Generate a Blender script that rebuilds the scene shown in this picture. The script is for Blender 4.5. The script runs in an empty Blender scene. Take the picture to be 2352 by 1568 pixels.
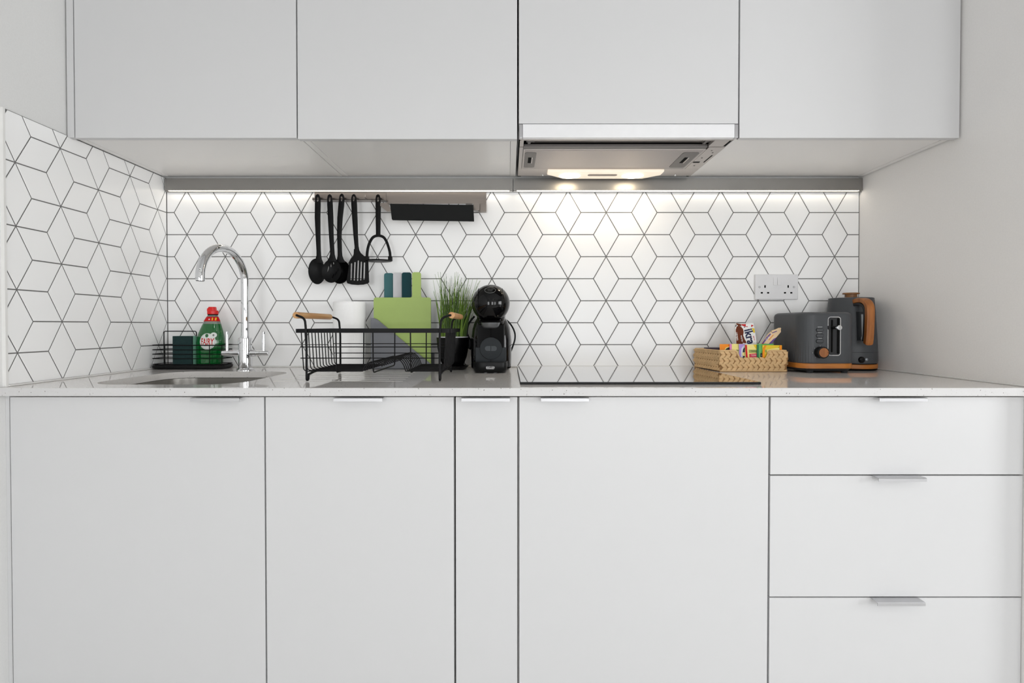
import bpy, bmesh, math, random
from mathutils import Vector, Matrix
random.seed(7)
PI = math.pi
S = bpy.context.scene
COL = S.collection

# ------------------------------------------------------------------ camera
F = 1246.0; CX = 1168.0; TH = 0.0138; CY = 748.0 + F*math.tan(TH)
CAM = Vector((0, -1.909, 1.045))
cd = bpy.data.cameras.new('camera'); cam = bpy.data.objects.new('camera', cd); COL.objects.link(cam)
cd.sensor_fit = 'HORIZONTAL'; cd.sensor_width = 36; cd.lens = F/2352*36
cd.shift_x = (1176-CX)/2352; cd.shift_y = (CY-784)/2352
cd.clip_start = 0.05
cam.location = CAM; cam.rotation_euler = (PI/2-TH, 0, 0)
S.camera = cam

def P(u, v, y):                       # a photograph point at the depth plane y -> (x, z)
    a = (u-CX)/F; b = (CY-v)/F
    dy = math.cos(TH)+b*math.sin(TH); dz = -math.sin(TH)+b*math.cos(TH)
    t = (y-CAM.y)/dy
    return CAM.x+a*t, CAM.z+dz*t

# ------------------------------------------------------------------ materials
def lin(c): return tuple(((x/255)/12.92 if x/255 <= .04045 else ((x/255+.055)/1.055)**2.4) for x in c)
def sset(b, k, v):
    if k in b.inputs: b.inputs[k].default_value = v
def nd(nt, t, **kw):
    n = nt.nodes.new(t)
    for k, v in kw.items(): setattr(n, k, v)
    return n
def mat(name, c, rough=.5, metal=0, var=.04, scale=30, bump=0, coat=0, trans=0, emit=None, estr=0, ior=1.5, stretch=None, spec=None):
    m = bpy.data.materials.new(name); m.use_nodes = True; nt = m.node_tree
    b = nt.nodes['Principled BSDF']
    col = lin(c)
    tc = nd(nt, 'ShaderNodeTexCoord'); mp = nd(nt, 'ShaderNodeMapping'); nz = nd(nt, 'ShaderNodeTexNoise')
    if stretch: mp.inputs['Scale'].default_value = stretch
    nz.inputs['Scale'].default_value = scale; nz.inputs['Detail'].default_value = 3
    nt.links.new(tc.outputs['Object'], mp.inputs['Vector']); nt.links.new(mp.outputs['Vector'], nz.inputs['Vector'])
    mx = nd(nt, 'ShaderNodeMix', data_type='RGBA')
    mx.inputs['A'].default_value = (*[x*(1-var) for x in col], 1); mx.inputs['B'].default_value = (*[min(1, x*(1+var)) for x in col], 1)
    nt.links.new(nz.outputs['Fac'], mx.inputs['Factor']); nt.links.new(mx.outputs['Result'], b.inputs['Base Color'])
    sset(b, 'Roughness', rough); sset(b, 'Metallic', metal); sset(b, 'IOR', ior); sset(b, 'Coat Weight', coat); sset(b, 'Coat Roughness', .05)
    sset(b, 'Transmission Weight', trans)
    if spec is not None: sset(b, 'Specular IOR Level', spec)
    if bump:
        bp = nd(nt, 'ShaderNodeBump'); bp.inputs['Strength'].default_value = bump; bp.inputs['Distance'].default_value = .002
        nt.links.new(nz.outputs['Fac'], bp.inputs['Height']); nt.links.new(bp.outputs['Normal'], b.inputs['Normal'])
    if emit: sset(b, 'Emission Color', (*lin(emit), 1)); sset(b, 'Emission Strength', estr)
    return m
def wood(name, c1, c2, stretch, scale=18, rough=.45):
    m = mat(name, c1, rough); nt = m.node_tree
    mp = [n for n in nt.nodes if n.type == 'MAPPING'][0]; mp.inputs['Scale'].default_value = stretch
    nz = [n for n in nt.nodes if n.type == 'TEX_NOISE'][0]; nz.inputs['Scale'].default_value = scale; nz.inputs['Detail'].default_value = 6; nz.inputs['Distortion'].default_value = .6
    mx = [n for n in nt.nodes if n.type == 'MIX'][0]
    mx.inputs['A'].default_value = (*lin(c2), 1); mx.inputs['B'].default_value = (*lin(c1), 1)
    rp = nd(nt, 'ShaderNodeValToRGB'); rp.color_ramp.elements[0].position = .35; rp.color_ramp.elements[1].position = .65
    nt.links.new(nz.outputs['Fac'], rp.inputs['Fac']); nt.links.new(rp.outputs['Color'], mx.inputs['Factor'])
    return m
def quartz(name, c0=(226, 223, 220)):
    m = mat(name, c0, .045, var=.03, scale=60); nt = m.node_tree; b = nt.nodes['Principled BSDF']
    tc = [n for n in nt.nodes if n.type == 'TEX_COORD'][0]; mx = [n for n in nt.nodes if n.type == 'MIX'][0]
    last = mx.outputs['Result']
    wn = nd(nt, 'ShaderNodeTexNoise'); wn.inputs['Scale'].default_value = 260; nt.links.new(tc.outputs['Object'], wn.inputs['Vector'])
    ws = nd(nt, 'ShaderNodeVectorMath', operation='SCALE'); ws.inputs['Scale'].default_value = .006; nt.links.new(wn.outputs['Color'], ws.inputs[0])
    wv = nd(nt, 'ShaderNodeVectorMath', operation='ADD'); nt.links.new(tc.outputs['Object'], wv.inputs[0]); nt.links.new(ws.outputs[0], wv.inputs[1])
    for sc, th, keep, c in ((150, .16, .78, (120, 116, 112)), (260, .17, .80, (165, 162, 159)), (420, .2, .8, (186, 184, 182))):
        vo = nd(nt, 'ShaderNodeTexVoronoi'); vo.inputs['Scale'].default_value = sc
        nt.links.new(wv.outputs[0], vo.inputs['Vector'])
        l = nd(nt, 'ShaderNodeMath', operation='LESS_THAN'); l.inputs[1].default_value = th
        nt.links.new(vo.outputs['Distance'], l.inputs[0])
        sp = nd(nt, 'ShaderNodeSeparateColor'); nt.links.new(vo.outputs['Color'], sp.inputs['Color'])
        g = nd(nt, 'ShaderNodeMath', operation='GREATER_THAN'); g.inputs[1].default_value = keep
        nt.links.new(sp.outputs['Red'], g.inputs[0])
        mu = nd(nt, 'ShaderNodeMath', operation='MULTIPLY'); nt.links.new(l.outputs[0], mu.inputs[0]); nt.links.new(g.outputs[0], mu.inputs[1])
        m2 = nd(nt, 'ShaderNodeMix', data_type='RGBA'); m2.inputs['B'].default_value = (*lin(c), 1)
        nt.links.new(mu.outputs[0], m2.inputs['Factor']); nt.links.new(last, m2.inputs['A']); last = m2.outputs['Result']
    nt.links.new(last, b.inputs['Base Color'])
    return m
def perforated(name, c, rough, sc):
    m = mat(name, c, rough, metal=.85); nt = m.node_tree; b = nt.nodes['Principled BSDF']
    tc = [n for n in nt.nodes if n.type == 'TEX_COORD'][0]
    mp = nd(nt, 'ShaderNodeMapping'); mp.inputs['Rotation'].default_value = (0, 0, PI/4); mp.inputs['Scale'].default_value = (sc, sc, sc)
    ck = nd(nt, 'ShaderNodeTexChecker'); ck.inputs['Scale'].default_value = 1
    ck.inputs['Color1'].default_value = (*lin(c), 1); ck.inputs['Color2'].default_value = (*[x*.62 for x in lin(c)], 1)
    nt.links.new(tc.outputs['Object'], mp.inputs['Vector']); nt.links.new(mp.outputs['Vector'], ck.inputs['Vector'])
    nt.links.new(ck.outputs['Color'], b.inputs['Base Color'])
    return m

M = dict(
    wall=mat('white_paint', (223, 223, 222), .6, bump=.03, scale=250),
    wallr=mat('pale_grey_paint', (238, 236, 234), .6, bump=.03, scale=250),
    ceil=mat('ceiling_paint', (196, 196, 196), .7), floor=wood('pale_floor', (218, 217, 214), (206, 205, 203), (1, 12, 1), 6),
    tile=mat('white_tile', (248, 248, 248), .28, var=.01, scale=4), grout=mat('grey_grout', (112, 111, 110), .85, var=.1, scale=200),
    seal=mat('white_sealant', (232, 231, 229), .4), door=mat('white_lacquer', (207, 207, 208), .38, var=.008, scale=3),
    carc=mat('white_melamine', (236, 234, 232), .3, var=.01), quartz=quartz('quartz'),
    dark=mat('dark_gap', (6, 6, 6), .8, spec=.1), alu=mat('satin_aluminium', (186, 186, 188), .3, metal=.9, var=.03, stretch=(1, 40, 40)),
    white_alu=mat('pale_aluminium', (196, 196, 198), .42, metal=.85), steel=mat('brushed_steel', (138, 130, 124), .32, metal=1, var=.08, scale=14, stretch=(1, 30, 30)),
    profile=mat('profile_aluminium', (150, 148, 145), .36, metal=.75, var=.03), chrome=mat('chrome', (225, 226, 228), .04, metal=1, var=.01),
    sink=mat('sink_steel', (168, 165, 160), .3, metal=1, var=.05), black=mat('black_nylon', (9, 9, 10), .42, var=.1, spec=.14),
    wire=mat('black_coated_wire', (10, 10, 12), .5, var=.1, spec=.18), gloss=mat('gloss_black_plastic', (4, 4, 5), .05, spec=.35),
    satin=mat('satin_black_plastic', (14, 15, 16), .4, spec=.2), char=mat('charcoal_plastic', (38, 42, 45), .45, spec=.2), matb=mat('matt_black_sheet', (24, 25, 25), .6, spec=.15),
    glass=mat('black_ceramic_glass', (5, 5, 6), .015, ior=1.9, coat=1.0), kgrey=mat('slate_grey_plastic', (72, 74, 77), .42, var=.03, spec=.25),
    kdark=mat('dark_slate_plastic', (44, 45, 47), .5, spec=.25), wood=wood('warm_wood', (172, 106, 48), (138, 80, 30), (1, 1, .12), 60),
    woodx=wood('warm_wood_band', (196, 124, 48), (160, 92, 28), (.2, .2, 3), 50), beech=wood('beech_grip', (206, 160, 108), (176, 124, 74), (1, .1, 1), 60),
    walnut=wood('brown_wood_knob', (150, 102, 54), (116, 74, 36), (1, 1, .3), 40),
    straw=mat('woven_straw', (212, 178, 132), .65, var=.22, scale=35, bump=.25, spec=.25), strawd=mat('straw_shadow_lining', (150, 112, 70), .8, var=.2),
    plastic=mat('white_plastic', (226, 226, 228), .3), paper=mat('white_paper', (252, 252, 251), .85, bump=.25, scale=160),
    teal=mat('teal_board', (60, 106, 110), .55, spec=.25), lgrey=mat('pale_grey_board', (198, 198, 201), .5), dteal=mat('dark_teal_board', (6, 56, 62), .55, spec=.2),
    lime=mat('lime_board', (160, 184, 97), .45), stand=mat('grey_stand', (112, 114, 120), .45),
    scour=mat('green_scourer', (18, 46, 46), .95, var=.3, scale=300, bump=.5), foam=mat('pale_green_foam', (120, 176, 152), .9, bump=.3, scale=300),
    liquid=mat('green_liquid', (0, 112, 44), .08, trans=.35, coat=.6), clearp=mat('clear_plastic', (170, 182, 172), .1, trans=.6), redcap=mat('red_plastic', (222, 18, 12), .35),
    redp=mat('red_print', (200, 16, 20), .4, spec=.25), yellowp=mat('yellow_print', (244, 196, 40), .4, spec=.25), whitep=mat('white_print', (238, 238, 236), .4), navy=mat('navy_print', (20, 28, 70), .4, spec=.25),
    greyp=mat('grey_print', (120, 122, 120), .4), brownp=mat('brown_print', (104, 42, 8), .5, spec=.2), orangep=mat('orange_print', (242, 142, 8), .4, spec=.25), pinkp=mat('pink_print', (222, 128, 190), .4, spec=.25),
    creamp=mat('cream_print', (240, 226, 140), .4, spec=.25), lilacp=mat('lilac_print', (172, 142, 214), .4, spec=.25), palep=mat('pale_grey_print', (206, 212, 222), .4), greenp=mat('green_print', (92, 172, 84), .35, spec=.25),
    dgreenp=mat('dark_green_print', (20, 116, 76), .35, spec=.25), goldp=mat('gold_print', (226, 196, 40), .35, spec=.25), peachp=mat('peach_print', (238, 206, 164), .4), blackp=mat('black_print', (22, 24, 34), .4, spec=.25),
    olivep=mat('olive_print', (150, 160, 70), .4), violetp=mat('violet_print', (104, 74, 150), .4, spec=.25), rosep=mat('rose_print', (212, 60, 84), .4, spec=.25),
    grass=mat('grass_green', (106, 138, 44), .5, var=.35, scale=40), grass2=mat('dark_grass_green', (66, 92, 36), .5, var=.35, scale=40), soil=mat('dark_soil', (40, 30, 22), .9),
    filt=perforated('perforated_filter', (172, 166, 163), .45, 900), hoodg=mat('hood_grey', (176, 170, 166), .4, metal=.5), hoodd=mat('hood_dark_grey', (112, 108, 106), .5, metal=.3),
    led=mat('led_diffuser', (255, 248, 232), .4, emit=(255, 244, 226), estr=11.5), bulb=mat('lit_bulb', (255, 240, 210), .4, emit=(255, 232, 198), estr=16),
    cover=mat('lamp_lens', (236, 228, 214), .25, emit=(255, 236, 208), estr=.4), pane=mat('window_glass', (240, 245, 250), .02, trans=1.0, ior=1.02), frame=mat('window_frame', (60, 62, 66), .5),
    label=mat('satin_white_label', (226, 230, 226), .35), mark=mat('pale_mark', (214, 216, 216), .5), wwin=mat('smoked_window', (40, 43, 46), .4, spec=.2), ball=mat('clear_gauge', (150, 156, 162), .12, metal=.4),
)

def clear_pane():                     # thin window glass: clear with a faint fresnel sheen
    nt = M['pane'].node_tree; out = [n for n in nt.nodes if n.type == 'OUTPUT_MATERIAL'][0]
    tr = nd(nt, 'ShaderNodeBsdfTransparent'); gl = nd(nt, 'ShaderNodeBsdfGlossy'); gl.inputs['Roughness'].default_value = .02
    fr = nd(nt, 'ShaderNodeFresnel'); fr.inputs['IOR'].default_value = 1.3; mx = nd(nt, 'ShaderNodeMixShader')
    nt.links.new(fr.outputs[0], mx.inputs[0]); nt.links.new(tr.outputs[0], mx.inputs[1]); nt.links.new(gl.outputs[0], mx.inputs[2]); nt.links.new(mx.outputs[0], out.inputs['Surface'])
clear_pane()

# ------------------------------------------------------------------ mesh building
def clipp(poly, n, c):                # keep n.p <= c
    out = []
    for i, p in enumerate(poly):
        q = poly[(i+1) % len(poly)]
        dp = n[0]*p[0]+n[1]*p[1]-c; dq = n[0]*q[0]+n[1]*q[1]-c
        if dp <= 0: out.append(p)
        if dp*dq < 0:
            t = dp/(dp-dq); out.append((p[0]+(q[0]-p[0])*t, p[1]+(q[1]-p[1])*t))
    return out
def area(p): return sum(p[i][0]*p[(i+1) % len(p)][1]-p[(i+1) % len(p)][0]*p[i][1] for i in range(len(p)))/2
def inset(poly, d):
    if area(poly) < 0: poly = poly[::-1]
    out = list(poly)
    for i, p in enumerate(poly):
        q = poly[(i+1) % len(poly)]; ex, ey = q[0]-p[0], q[1]-p[1]; L = math.hypot(ex, ey)
        if L < 1e-7: continue
        n = (ey/L, -ex/L); out = clipp(out, n, n[0]*p[0]+n[1]*p[1]-d)
        if len(out) < 3: return []
    return out
def rrect(w, h, r, n=6, cx=0, cy=0):
    pts = []
    for sx, sy, a in ((1, 1, 0), (-1, 1, 90), (-1, -1, 180), (1, -1, 270)):
        for i in range(n+1):
            t = math.radians(a+90*i/n); pts.append((cx+sx*(w/2-r)+r*math.cos(t), cy+sy*(h/2-r)+r*math.sin(t)))
    return pts
def circ(r, n=24, cx=0, cy=0, ry=None): return [(cx+r*math.cos(2*PI*i/n), cy+(ry or r)*math.sin(2*PI*i/n)) for i in range(n)]

class G:
    def __init__(s): s.bm = bmesh.new()
    def merge(s, bm):
        me = bpy.data.meshes.new('t'); bm.to_mesh(me); s.bm.from_mesh(me); bpy.data.meshes.remove(me); bm.free(); return s
    def box(s, x0, x1, y0, y1, z0, z1, b=0, seg=2):
        bm = bmesh.new(); bmesh.ops.create_cube(bm, size=1)
        for v in bm.verts: v.co = Vector(((x0+x1)/2+v.co.x*(x1-x0), (y0+y1)/2+v.co.y*(y1-y0), (z0+z1)/2+v.co.z*(z1-z0)))
        if b: bmesh.ops.bevel(bm, geom=bm.edges[:], offset=b, segments=seg, profile=.5, affect='EDGES')
        return s.merge(bm)
    def rings(s, rings, cap=True, closed=False):
        vs = [[s.bm.verts.new(p) for p in r] for r in rings]; n = len(vs[0])
        m = len(vs)
        for i in range(m if closed else m-1):
            a, b = vs[i], vs[(i+1) % m]
            for j in range(n):
                try: s.bm.faces.new((a[j], a[(j+1) % n], b[(j+1) % n], b[j]))
                except ValueError: pass
        if cap and not closed:
            s.bm.faces.new(vs[0][::-1]); s.bm.faces.new(vs[-1])
        return s
    def tube(s, pts, r, seg=8, closed=False, flat=1.0):
        pts = [Vector(p) for p in pts]; n = len(pts); rings = []; up = None
        for i, p in enumerate(pts):
            if closed: t = (pts[(i+1) % n]-pts[i-1])
            else: t = pts[min(i+1, n-1)]-pts[max(i-1, 0)]
            t.normalize()
            if up is None:
                up = Vector((0, 0, 1)) if abs(t.z) < .9 else Vector((0, 1, 0))
            up = (up-t*up.dot(t)).normalized(); sd = t.cross(up)
            rr = r[i] if isinstance(r, (list, tuple)) else r
            rings.append([p+(sd*math.cos(2*PI*k/seg)+up*math.sin(2*PI*k/seg)*flat)*rr for k in range(seg)])
        return s.rings(rings, closed=closed)
    def lathe(s, prof, c=(0, 0, 0), seg=40, ell=1.0, cap=True):
        return s.rings([[(c[0]+r*math.cos(2*PI*k/seg), c[1]+r*ell*math.sin(2*PI*k/seg), c[2]+z) for k in range(seg)] for r, z in prof], cap=cap)
    def prism(s, poly, plane, a0, a1, b=0):
        bm = bmesh.new()
        f = dict(xz=lambda p, a: (p[0], a, p[1]), xy=lambda p, a: (p[0], p[1], a), yz=lambda p, a: (a, p[0], p[1]))[plane]
        v0 = [bm.verts.new(f(p, a0)) for p in poly]; v1 = [bm.verts.new(f(p, a1)) for p in poly]; n = len(poly)
        bm.faces.new(v0); bm.faces.new(v1[::-1])
        for i in range(n): bm.faces.new((v0[i], v1[i], v1[(i+1) % n], v0[(i+1) % n]))
        bmesh.ops.recalc_face_normals(bm, faces=bm.faces[:])
        if b:
            ed = [e for e in bm.edges if abs(f((0, 0), 1)[0]*(e.verts[0].co.x-e.verts[1].co.x)+f((0, 0), 1)[1]*(e.verts[0].co.y-e.verts[1].co.y)+f((0, 0), 1)[2]*(e.verts[0].co.z-e.verts[1].co.z)) < 1e-9]
            bmesh.ops.bevel(bm, geom=ed, offset=b, segments=2, profile=.5, affect='EDGES')
        return s.merge(bm)
    def ball(s, c, rx, ry=None, rz=None, seg=24, rg=14, Mx=None):
        bm = bmesh.new(); bmesh.ops.create_uvsphere(bm, u_segments=seg, v_segments=rg, radius=1)
        T = Matrix.Translation(c) @ (Mx or Matrix()) @ Matrix.Diagonal((rx, ry or rx, rz or rx, 1)); bm.transform(T)
        return s.merge(bm)
    def cyl(s, c, r, h, axis='z', seg=24, b=0):
        return s.prism(circ(r, seg, *( (c[0], c[1]) if axis == 'z' else (c[0], c[2]) if axis == 'y' else (c[1], c[2]))), {'z': 'xy', 'y': 'xz', 'x': 'yz'}[axis],
                       *(((c[2], c[2]+h)) if axis == 'z' else (c[1], c[1]+h) if axis == 'y' else (c[0], c[0]+h)), b=b)
    def xf(s, T): s.bm.transform(T); return s

def finish(o, ang=35):
    me = o.data
    for p in me.polygons: p.use_smooth = True
    me.set_sharp_from_angle(angle=math.radians(ang))
ROOTS = {}
def obj(name, g, m, parent=None, local=False, ang=35, norm=True):
    bm = g.bm
    if norm: bmesh.ops.recalc_face_normals(bm, faces=bm.faces[:])
    if parent is not None and not local:
        T = ROOTS.get(parent.name)
        if T is not None: bm.transform(T.inverted())
    me = bpy.data.meshes.new(name); bm.to_mesh(me); bm.free()
    o = bpy.data.objects.new(name, me); COL.objects.link(o)
    me.materials.append(M[m] if isinstance(m, str) else m)
    wnm = o.modifiers.new('normals', 'WEIGHTED_NORMAL'); wnm.keep_sharp = True; wnm.weight = 80
    if parent is not None:
        o.parent = parent
        if parent.name in ROOTS: ROOTS[o.name] = ROOTS[parent.name]
    finish(o, ang); return o
def tag(o, label, cat, group=None):
    o['label'] = label; o['category'] = cat
    if group: o['group'] = group
    return o
def thing(name, label, cat, loc=(0, 0, 0), rz=0, group=None):
    o = bpy.data.objects.new(name, None); COL.objects.link(o); o.empty_display_size = .05
    o.location = loc; o.rotation_euler = (0, 0, rz)
    ROOTS[o.name] = Matrix.Translation(loc) @ Matrix.Rotation(rz, 4, 'Z')
    return tag(o, label, cat, group)
def struct(name, g, m, label=None):
    o = obj(name, g, m); o['kind'] = 'structure'
    if label: o['label'] = label
    return o
def cut(o, g):                        # subtract g (same space as o's mesh) from o
    bmesh.ops.recalc_face_normals(g.bm, faces=g.bm.faces[:])
    me = bpy.data.meshes.new('c'); g.bm.to_mesh(me); g.bm.free()
    c = bpy.data.objects.new('c', me); COL.objects.link(c); c.matrix_world = Matrix()
    tmp = bpy.data.objects.new('t', o.data.copy()); COL.objects.link(tmp)
    md = tmp.modifiers.new('b', 'BOOLEAN'); md.operation = 'DIFFERENCE'; md.object = c; md.solver = 'EXACT'
    bpy.context.view_layer.update(); dg = bpy.context.evaluated_depsgraph_get()
    new = bpy.data.meshes.new_from_object(tmp.evaluated_get(dg))
    old = o.data; o.data = new; new.name = old.name
    bpy.data.objects.remove(tmp); bpy.data.objects.remove(c)
    finish(o); return o
def textg(s, size, T, ext=.0003, xs=1.0, align='CENTER', bold=0, shear=0):
    cu = bpy.data.curves.new('f', 'FONT'); cu.body = s; cu.size = size; cu.align_x = align; cu.align_y = 'CENTER'; cu.extrude = ext; cu.offset = bold; cu.shear = shear
    o = bpy.data.objects.new('f', cu); COL.objects.link(o); bpy.context.view_layer.update()
    me = bpy.data.meshes.new_from_object(o.evaluated_get(bpy.context.evaluated_depsgraph_get()))
    g = G(); g.bm.from_mesh(me); bpy.data.objects.remove(o); bpy.data.curves.remove(cu); bpy.data.meshes.remove(me)
    g.xf(T @ Matrix.Diagonal((xs, 1, 1, 1))); return g
def face(x, y, z, roll=0): return Matrix.Translation((x, y, z)) @ Matrix.Rotation(PI/2, 4, 'X') @ Matrix.Rotation(roll, 4, 'Z')

# ------------------------------------------------------------------ the setting
XL, XR = -1.201, 1.2285
WT = 0.90                              # worktop height
def box(*a, **k): return G().box(*a, **k)
RX = 3.3; RY = -3.6; CZ = 2.5
struct('floor', box(XL-.1, RX+.1, RY-.1, .1, -.1, 0), 'floor')
struct('ceiling', box(XL-.1, RX+.1, RY-.1, .1, CZ, CZ+.1), 'ceil')
wb = struct('wall_back', box(XL-.1, RX+.1, 0, .1, 0, CZ), 'wall')
wl = struct('wall_left', box(XL-.1, XL, RY, 0, 0, CZ), 'wall')
struct('wall_right', box(XR, RX, -.662, 0, 0, CZ), 'wallr')
g = G()
for a, b in ((RY, -3.2), (-1.5, 0)): g.box(RX, RX+.1, a, b, 0, CZ)
g.box(RX, RX+.1, -3.2, -1.5, 0, .6).box(RX, RX+.1, -3.2, -1.5, 1.85, CZ)
struct('wall_far_right', g, 'wall')
g = G()
for a, b in ((-3.2, -3.15), (-2.375, -2.325), (-1.55, -1.5)): g.box(RX+.02, RX+.08, a, b, .6, 1.85)
for a, b in ((.6, .65), (1.8, 1.85)): g.box(RX+.02, RX+.08, -3.15, -2.375, a, b).box(RX+.02, RX+.08, -2.325, -1.55, a, b)
w3 = struct('window_4', g, 'frame'); obj('window_pane', box(RX+.045, RX+.05, -3.15, -1.55, .65, 1.8), 'pane', w3)  # unseen side window, added to light the left wall and tiles
# the wall behind the camera: two windows, plus one added leftmost for light
WINS = [(-1.1, -.42, .4, 1.6), (.32, 1.0, .4, 1.6), (1.4, 2.08, .4, 1.6)]
g = G(); xs = [XL-.1]+[v for w in WINS for v in w[:2]]+[RX+.1]
for i in range(0, len(xs), 2): g.box(xs[i], xs[i+1], RY-.15, RY, 0, CZ)
for x0, x1, z0, z1 in WINS: g.box(x0, x1, RY-.15, RY, 0, z0); g.box(x0, x1, RY-.15, RY, z1, CZ)
struct('wall_front', g, 'wall')
for i, (x0, x1, z0, z1) in enumerate(WINS):
    g = G(); y0, y1 = RY-.1, RY-.04
    for a, b in ((x0, x0+.05), (x1-.05, x1), ((x0+x1)/2-.025, (x0+x1)/2+.025)): g.box(a, b, y0, y1, z0, z1)
    for a, b in ((z0, z0+.05), (z1-.05, z1), (z0+.78, z0+.82)): g.box(x0+.05, (x0+x1)/2-.025, y0, y1, a, b); g.box((x0+x1)/2+.025, x1-.05, y0, y1, a, b)
    w = struct('window_%d' % (i+1), g, 'frame')  # the first one is added, to brighten the left doors
    obj('window_pane', box(x0+.05, x1-.05, RY-.075, RY-.07, z0+.05, z1-.05), 'pane', w)

# tiles: tumbling-block rhombs, real bevelled tiles on a grout bed
TA = .1541; TS = TA/math.sqrt(3)
def tiles(u0, u1, v0, v1, su, sv, fn, gap=.0029, th=.0032):
    g = G(); cw = TA*math.sqrt(3)/2
    for i in range(int((u0-su)/cw)-3, int((u1-su)/cw)+4):
        for j in range(-14, 15):
            cu = su+i*cw; cv = sv+j*TA+(TA/2 if i % 2 else 0)
            for th0 in (30, 90, 150):
                d = lambda a: (math.cos(math.radians(a)), math.sin(math.radians(a)))
                p = [(cu, cv), (cu+TS*d(th0-30)[0], cv+TS*d(th0-30)[1]), (cu+TA*d(th0)[0], cv+TA*d(th0)[1]), (cu+TS*d(th0+30)[0], cv+TS*d(th0+30)[1])]
                for n, c in (((1, 0), u1), ((-1, 0), -u0), ((0, 1), v1), ((0, -1), -v0)):
                    p = clipp(p, n, c)
                    if len(p) < 3: break
                if len(p) < 3 or abs(area(p)) < 6e-5: continue
                a = inset(p, gap/2)
                if len(a) < 3 or abs(area(a)) < 3e-5: continue
                b = inset(a, .0007)
                if len(b) != len(a):
                    b = a
                bt = g.bm.verts
                r0 = [bt.new(fn(q, 0)) for q in a]; r1 = [bt.new(fn(q, th-.0006)) for q in a]
                def near(q): return min(b, key=lambda w: (w[0]-q[0])**2+(w[1]-q[1])**2)
                r2 = [bt.new(fn(near(q), th)) for q in a]
                n = len(a)
                for k in range(n):
                    g.bm.faces.new((r0[k], r0[(k+1) % n], r1[(k+1) % n], r1[k])); g.bm.faces.new((r1[k], r1[(k+1) % n], r2[(k+1) % n], r2[k]))
                g.bm.faces.new(r2)
    return g
TT = 1.5612
GB = .004                              # grout bed thickness
obj('grout_bed', box(XL, XR, -GB, 0.001, WT-.02, TT), 'grout', wb)
obj('tile_panel', tiles(XL+.0050, XR-.001, WT+.003, TT, .7423, 1.2099, lambda q, h: (q[0], -GB-h+.002, q[1])), 'tile', wb, ang=20)
YE = -.617
obj('grout_bed', box(XL-.001, XL+GB, YE, 0, WT-.02, TT), 'grout', wl)
obj('tile_panel', tiles(YE, -.0055, WT+.003, TT, -.054, 1.2870, lambda q, h: (XL+GB+h-.002, q[0], q[1])), 'tile', wl, ang=20)
struct('trim_1', box(XL, XL+.0085, YE-.006, YE, WT, TT), 'seal', 'white edge trim at the front end of the tiled left wall')
struct('trim_2', box(XL+.006, XR, -.0125, -.003, WT, WT+.0045, b=.002), 'seal', 'white sealant line along the back wall')
struct('trim_3', box(XR-.006, XR, -.635, -.0125, WT, WT+.0045, b=.002), 'seal', 'white sealant line along the right wall')
struct('trim_4', box(XL+.005, XL+.0115, -.617, -.0125, WT, WT+.0045, b=.002), 'seal', 'white sealant line along the left wall')

# ------------------------------------------------------------------ base cabinets
YD = -.62; DT = .019; ZT = .8755; ZB = .12
BASE = [(-1.1878, -.5815, 'sink'), (-.5795, -.1295, 'dish'), (-.1265, .0215, 'slim'), (.0250, .6205, 'hob')]
LAB = dict(sink='white base cabinet under the round-cornered sink, leftmost of the row', dish='white base unit below the black dish rack', slim='narrow white base unit below the coffee machine',
           hob='wide white base cabinet directly below the black hob')
HX = dict(sink=(-.7435, -.629), dish=(-.409, -.295), slim=(-.1105, .0035), hob=(.0755, .1885))
def carcass(x0, x1):
    g = G(); t = .016
    g.box(x0, x0+t, -.598, -.03, ZB, .872); g.box(x1-t, x1, -.598, -.03, ZB, .872); g.box(x0+t, x1-t, -.598, -.03, ZB, ZB+t); g.box(x0+t, x1-t, -.05, -.03, ZB+t, .872)
    g.box(x0+t, x1-t, -.598, -.54, .852, .872); return g
def pull(x0, x1, ztop, par):
    pr = [(YD+.012, ztop+.0016), (YD-.0236, ztop+.0016), (YD-.0252, ztop-.0002), (YD-.0252, ztop-.0070), (YD-.0236, ztop-.0070), (YD-.0236, ztop+.0000), (YD+.012, ztop+.0000)]
    g = G().prism(pr, 'yz', x0, x1, b=.0005)
    return obj('handle', g, 'white_alu', par)
for x0, x1, k in BASE:
    t = thing('base_cabinet', LAB[k], 'cabinet', ((x0+x1)/2, -.31, 0), group='base cabinets in a row')
    obj('carcass', carcass(x0-dict(sink=0, dish=.0009, slim=0, hob=.0016)[k], x1+dict(sink=.0009, dish=0, slim=.0016, hob=.0014)[k]), 'carc', t)
    d = obj('door', box(x0+.0008, x1-.0008, YD, YD+DT, ZB+.003, ZT, b=.0009), 'door', t)
    pull(*HX[k], ZT, d)
    obj('plinth', box(x0, x1, -.56, -.545, .003, ZB-.002), 'door', t)
t = thing('drawer_unit', 'white base unit with three drawers at the right-hand wall', 'cabinet', (.92, -.31, 0), group='base cabinets in a row')
x0, x1 = .6235, 1.2280
obj('carcass', carcass(x0-.0014, x1), 'carc', t)
for za, zb, lb in ((.6905, ZT, 'shallow top drawer front'), (.3975, .6875, 'deep middle drawer front'), (ZB+.003, .3945, 'deep bottom drawer front')):
    d = obj('drawer', box(x0+.0008, x1-.0008, YD, YD+DT, za, zb, b=.0009), 'door', t); d['label'] = lb
    pull(.866, .979, zb, d)
obj('plinth', box(x0, x1, -.56, -.545, .003, ZB-.002), 'door', t)
tag(obj('filler_panel', box(XL, -1.1912, -.617, -.602, .003, .8795, b=.0008), 'door'), 'narrow white filler strip between left wall and sink cabinet', 'filler panel')

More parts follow.
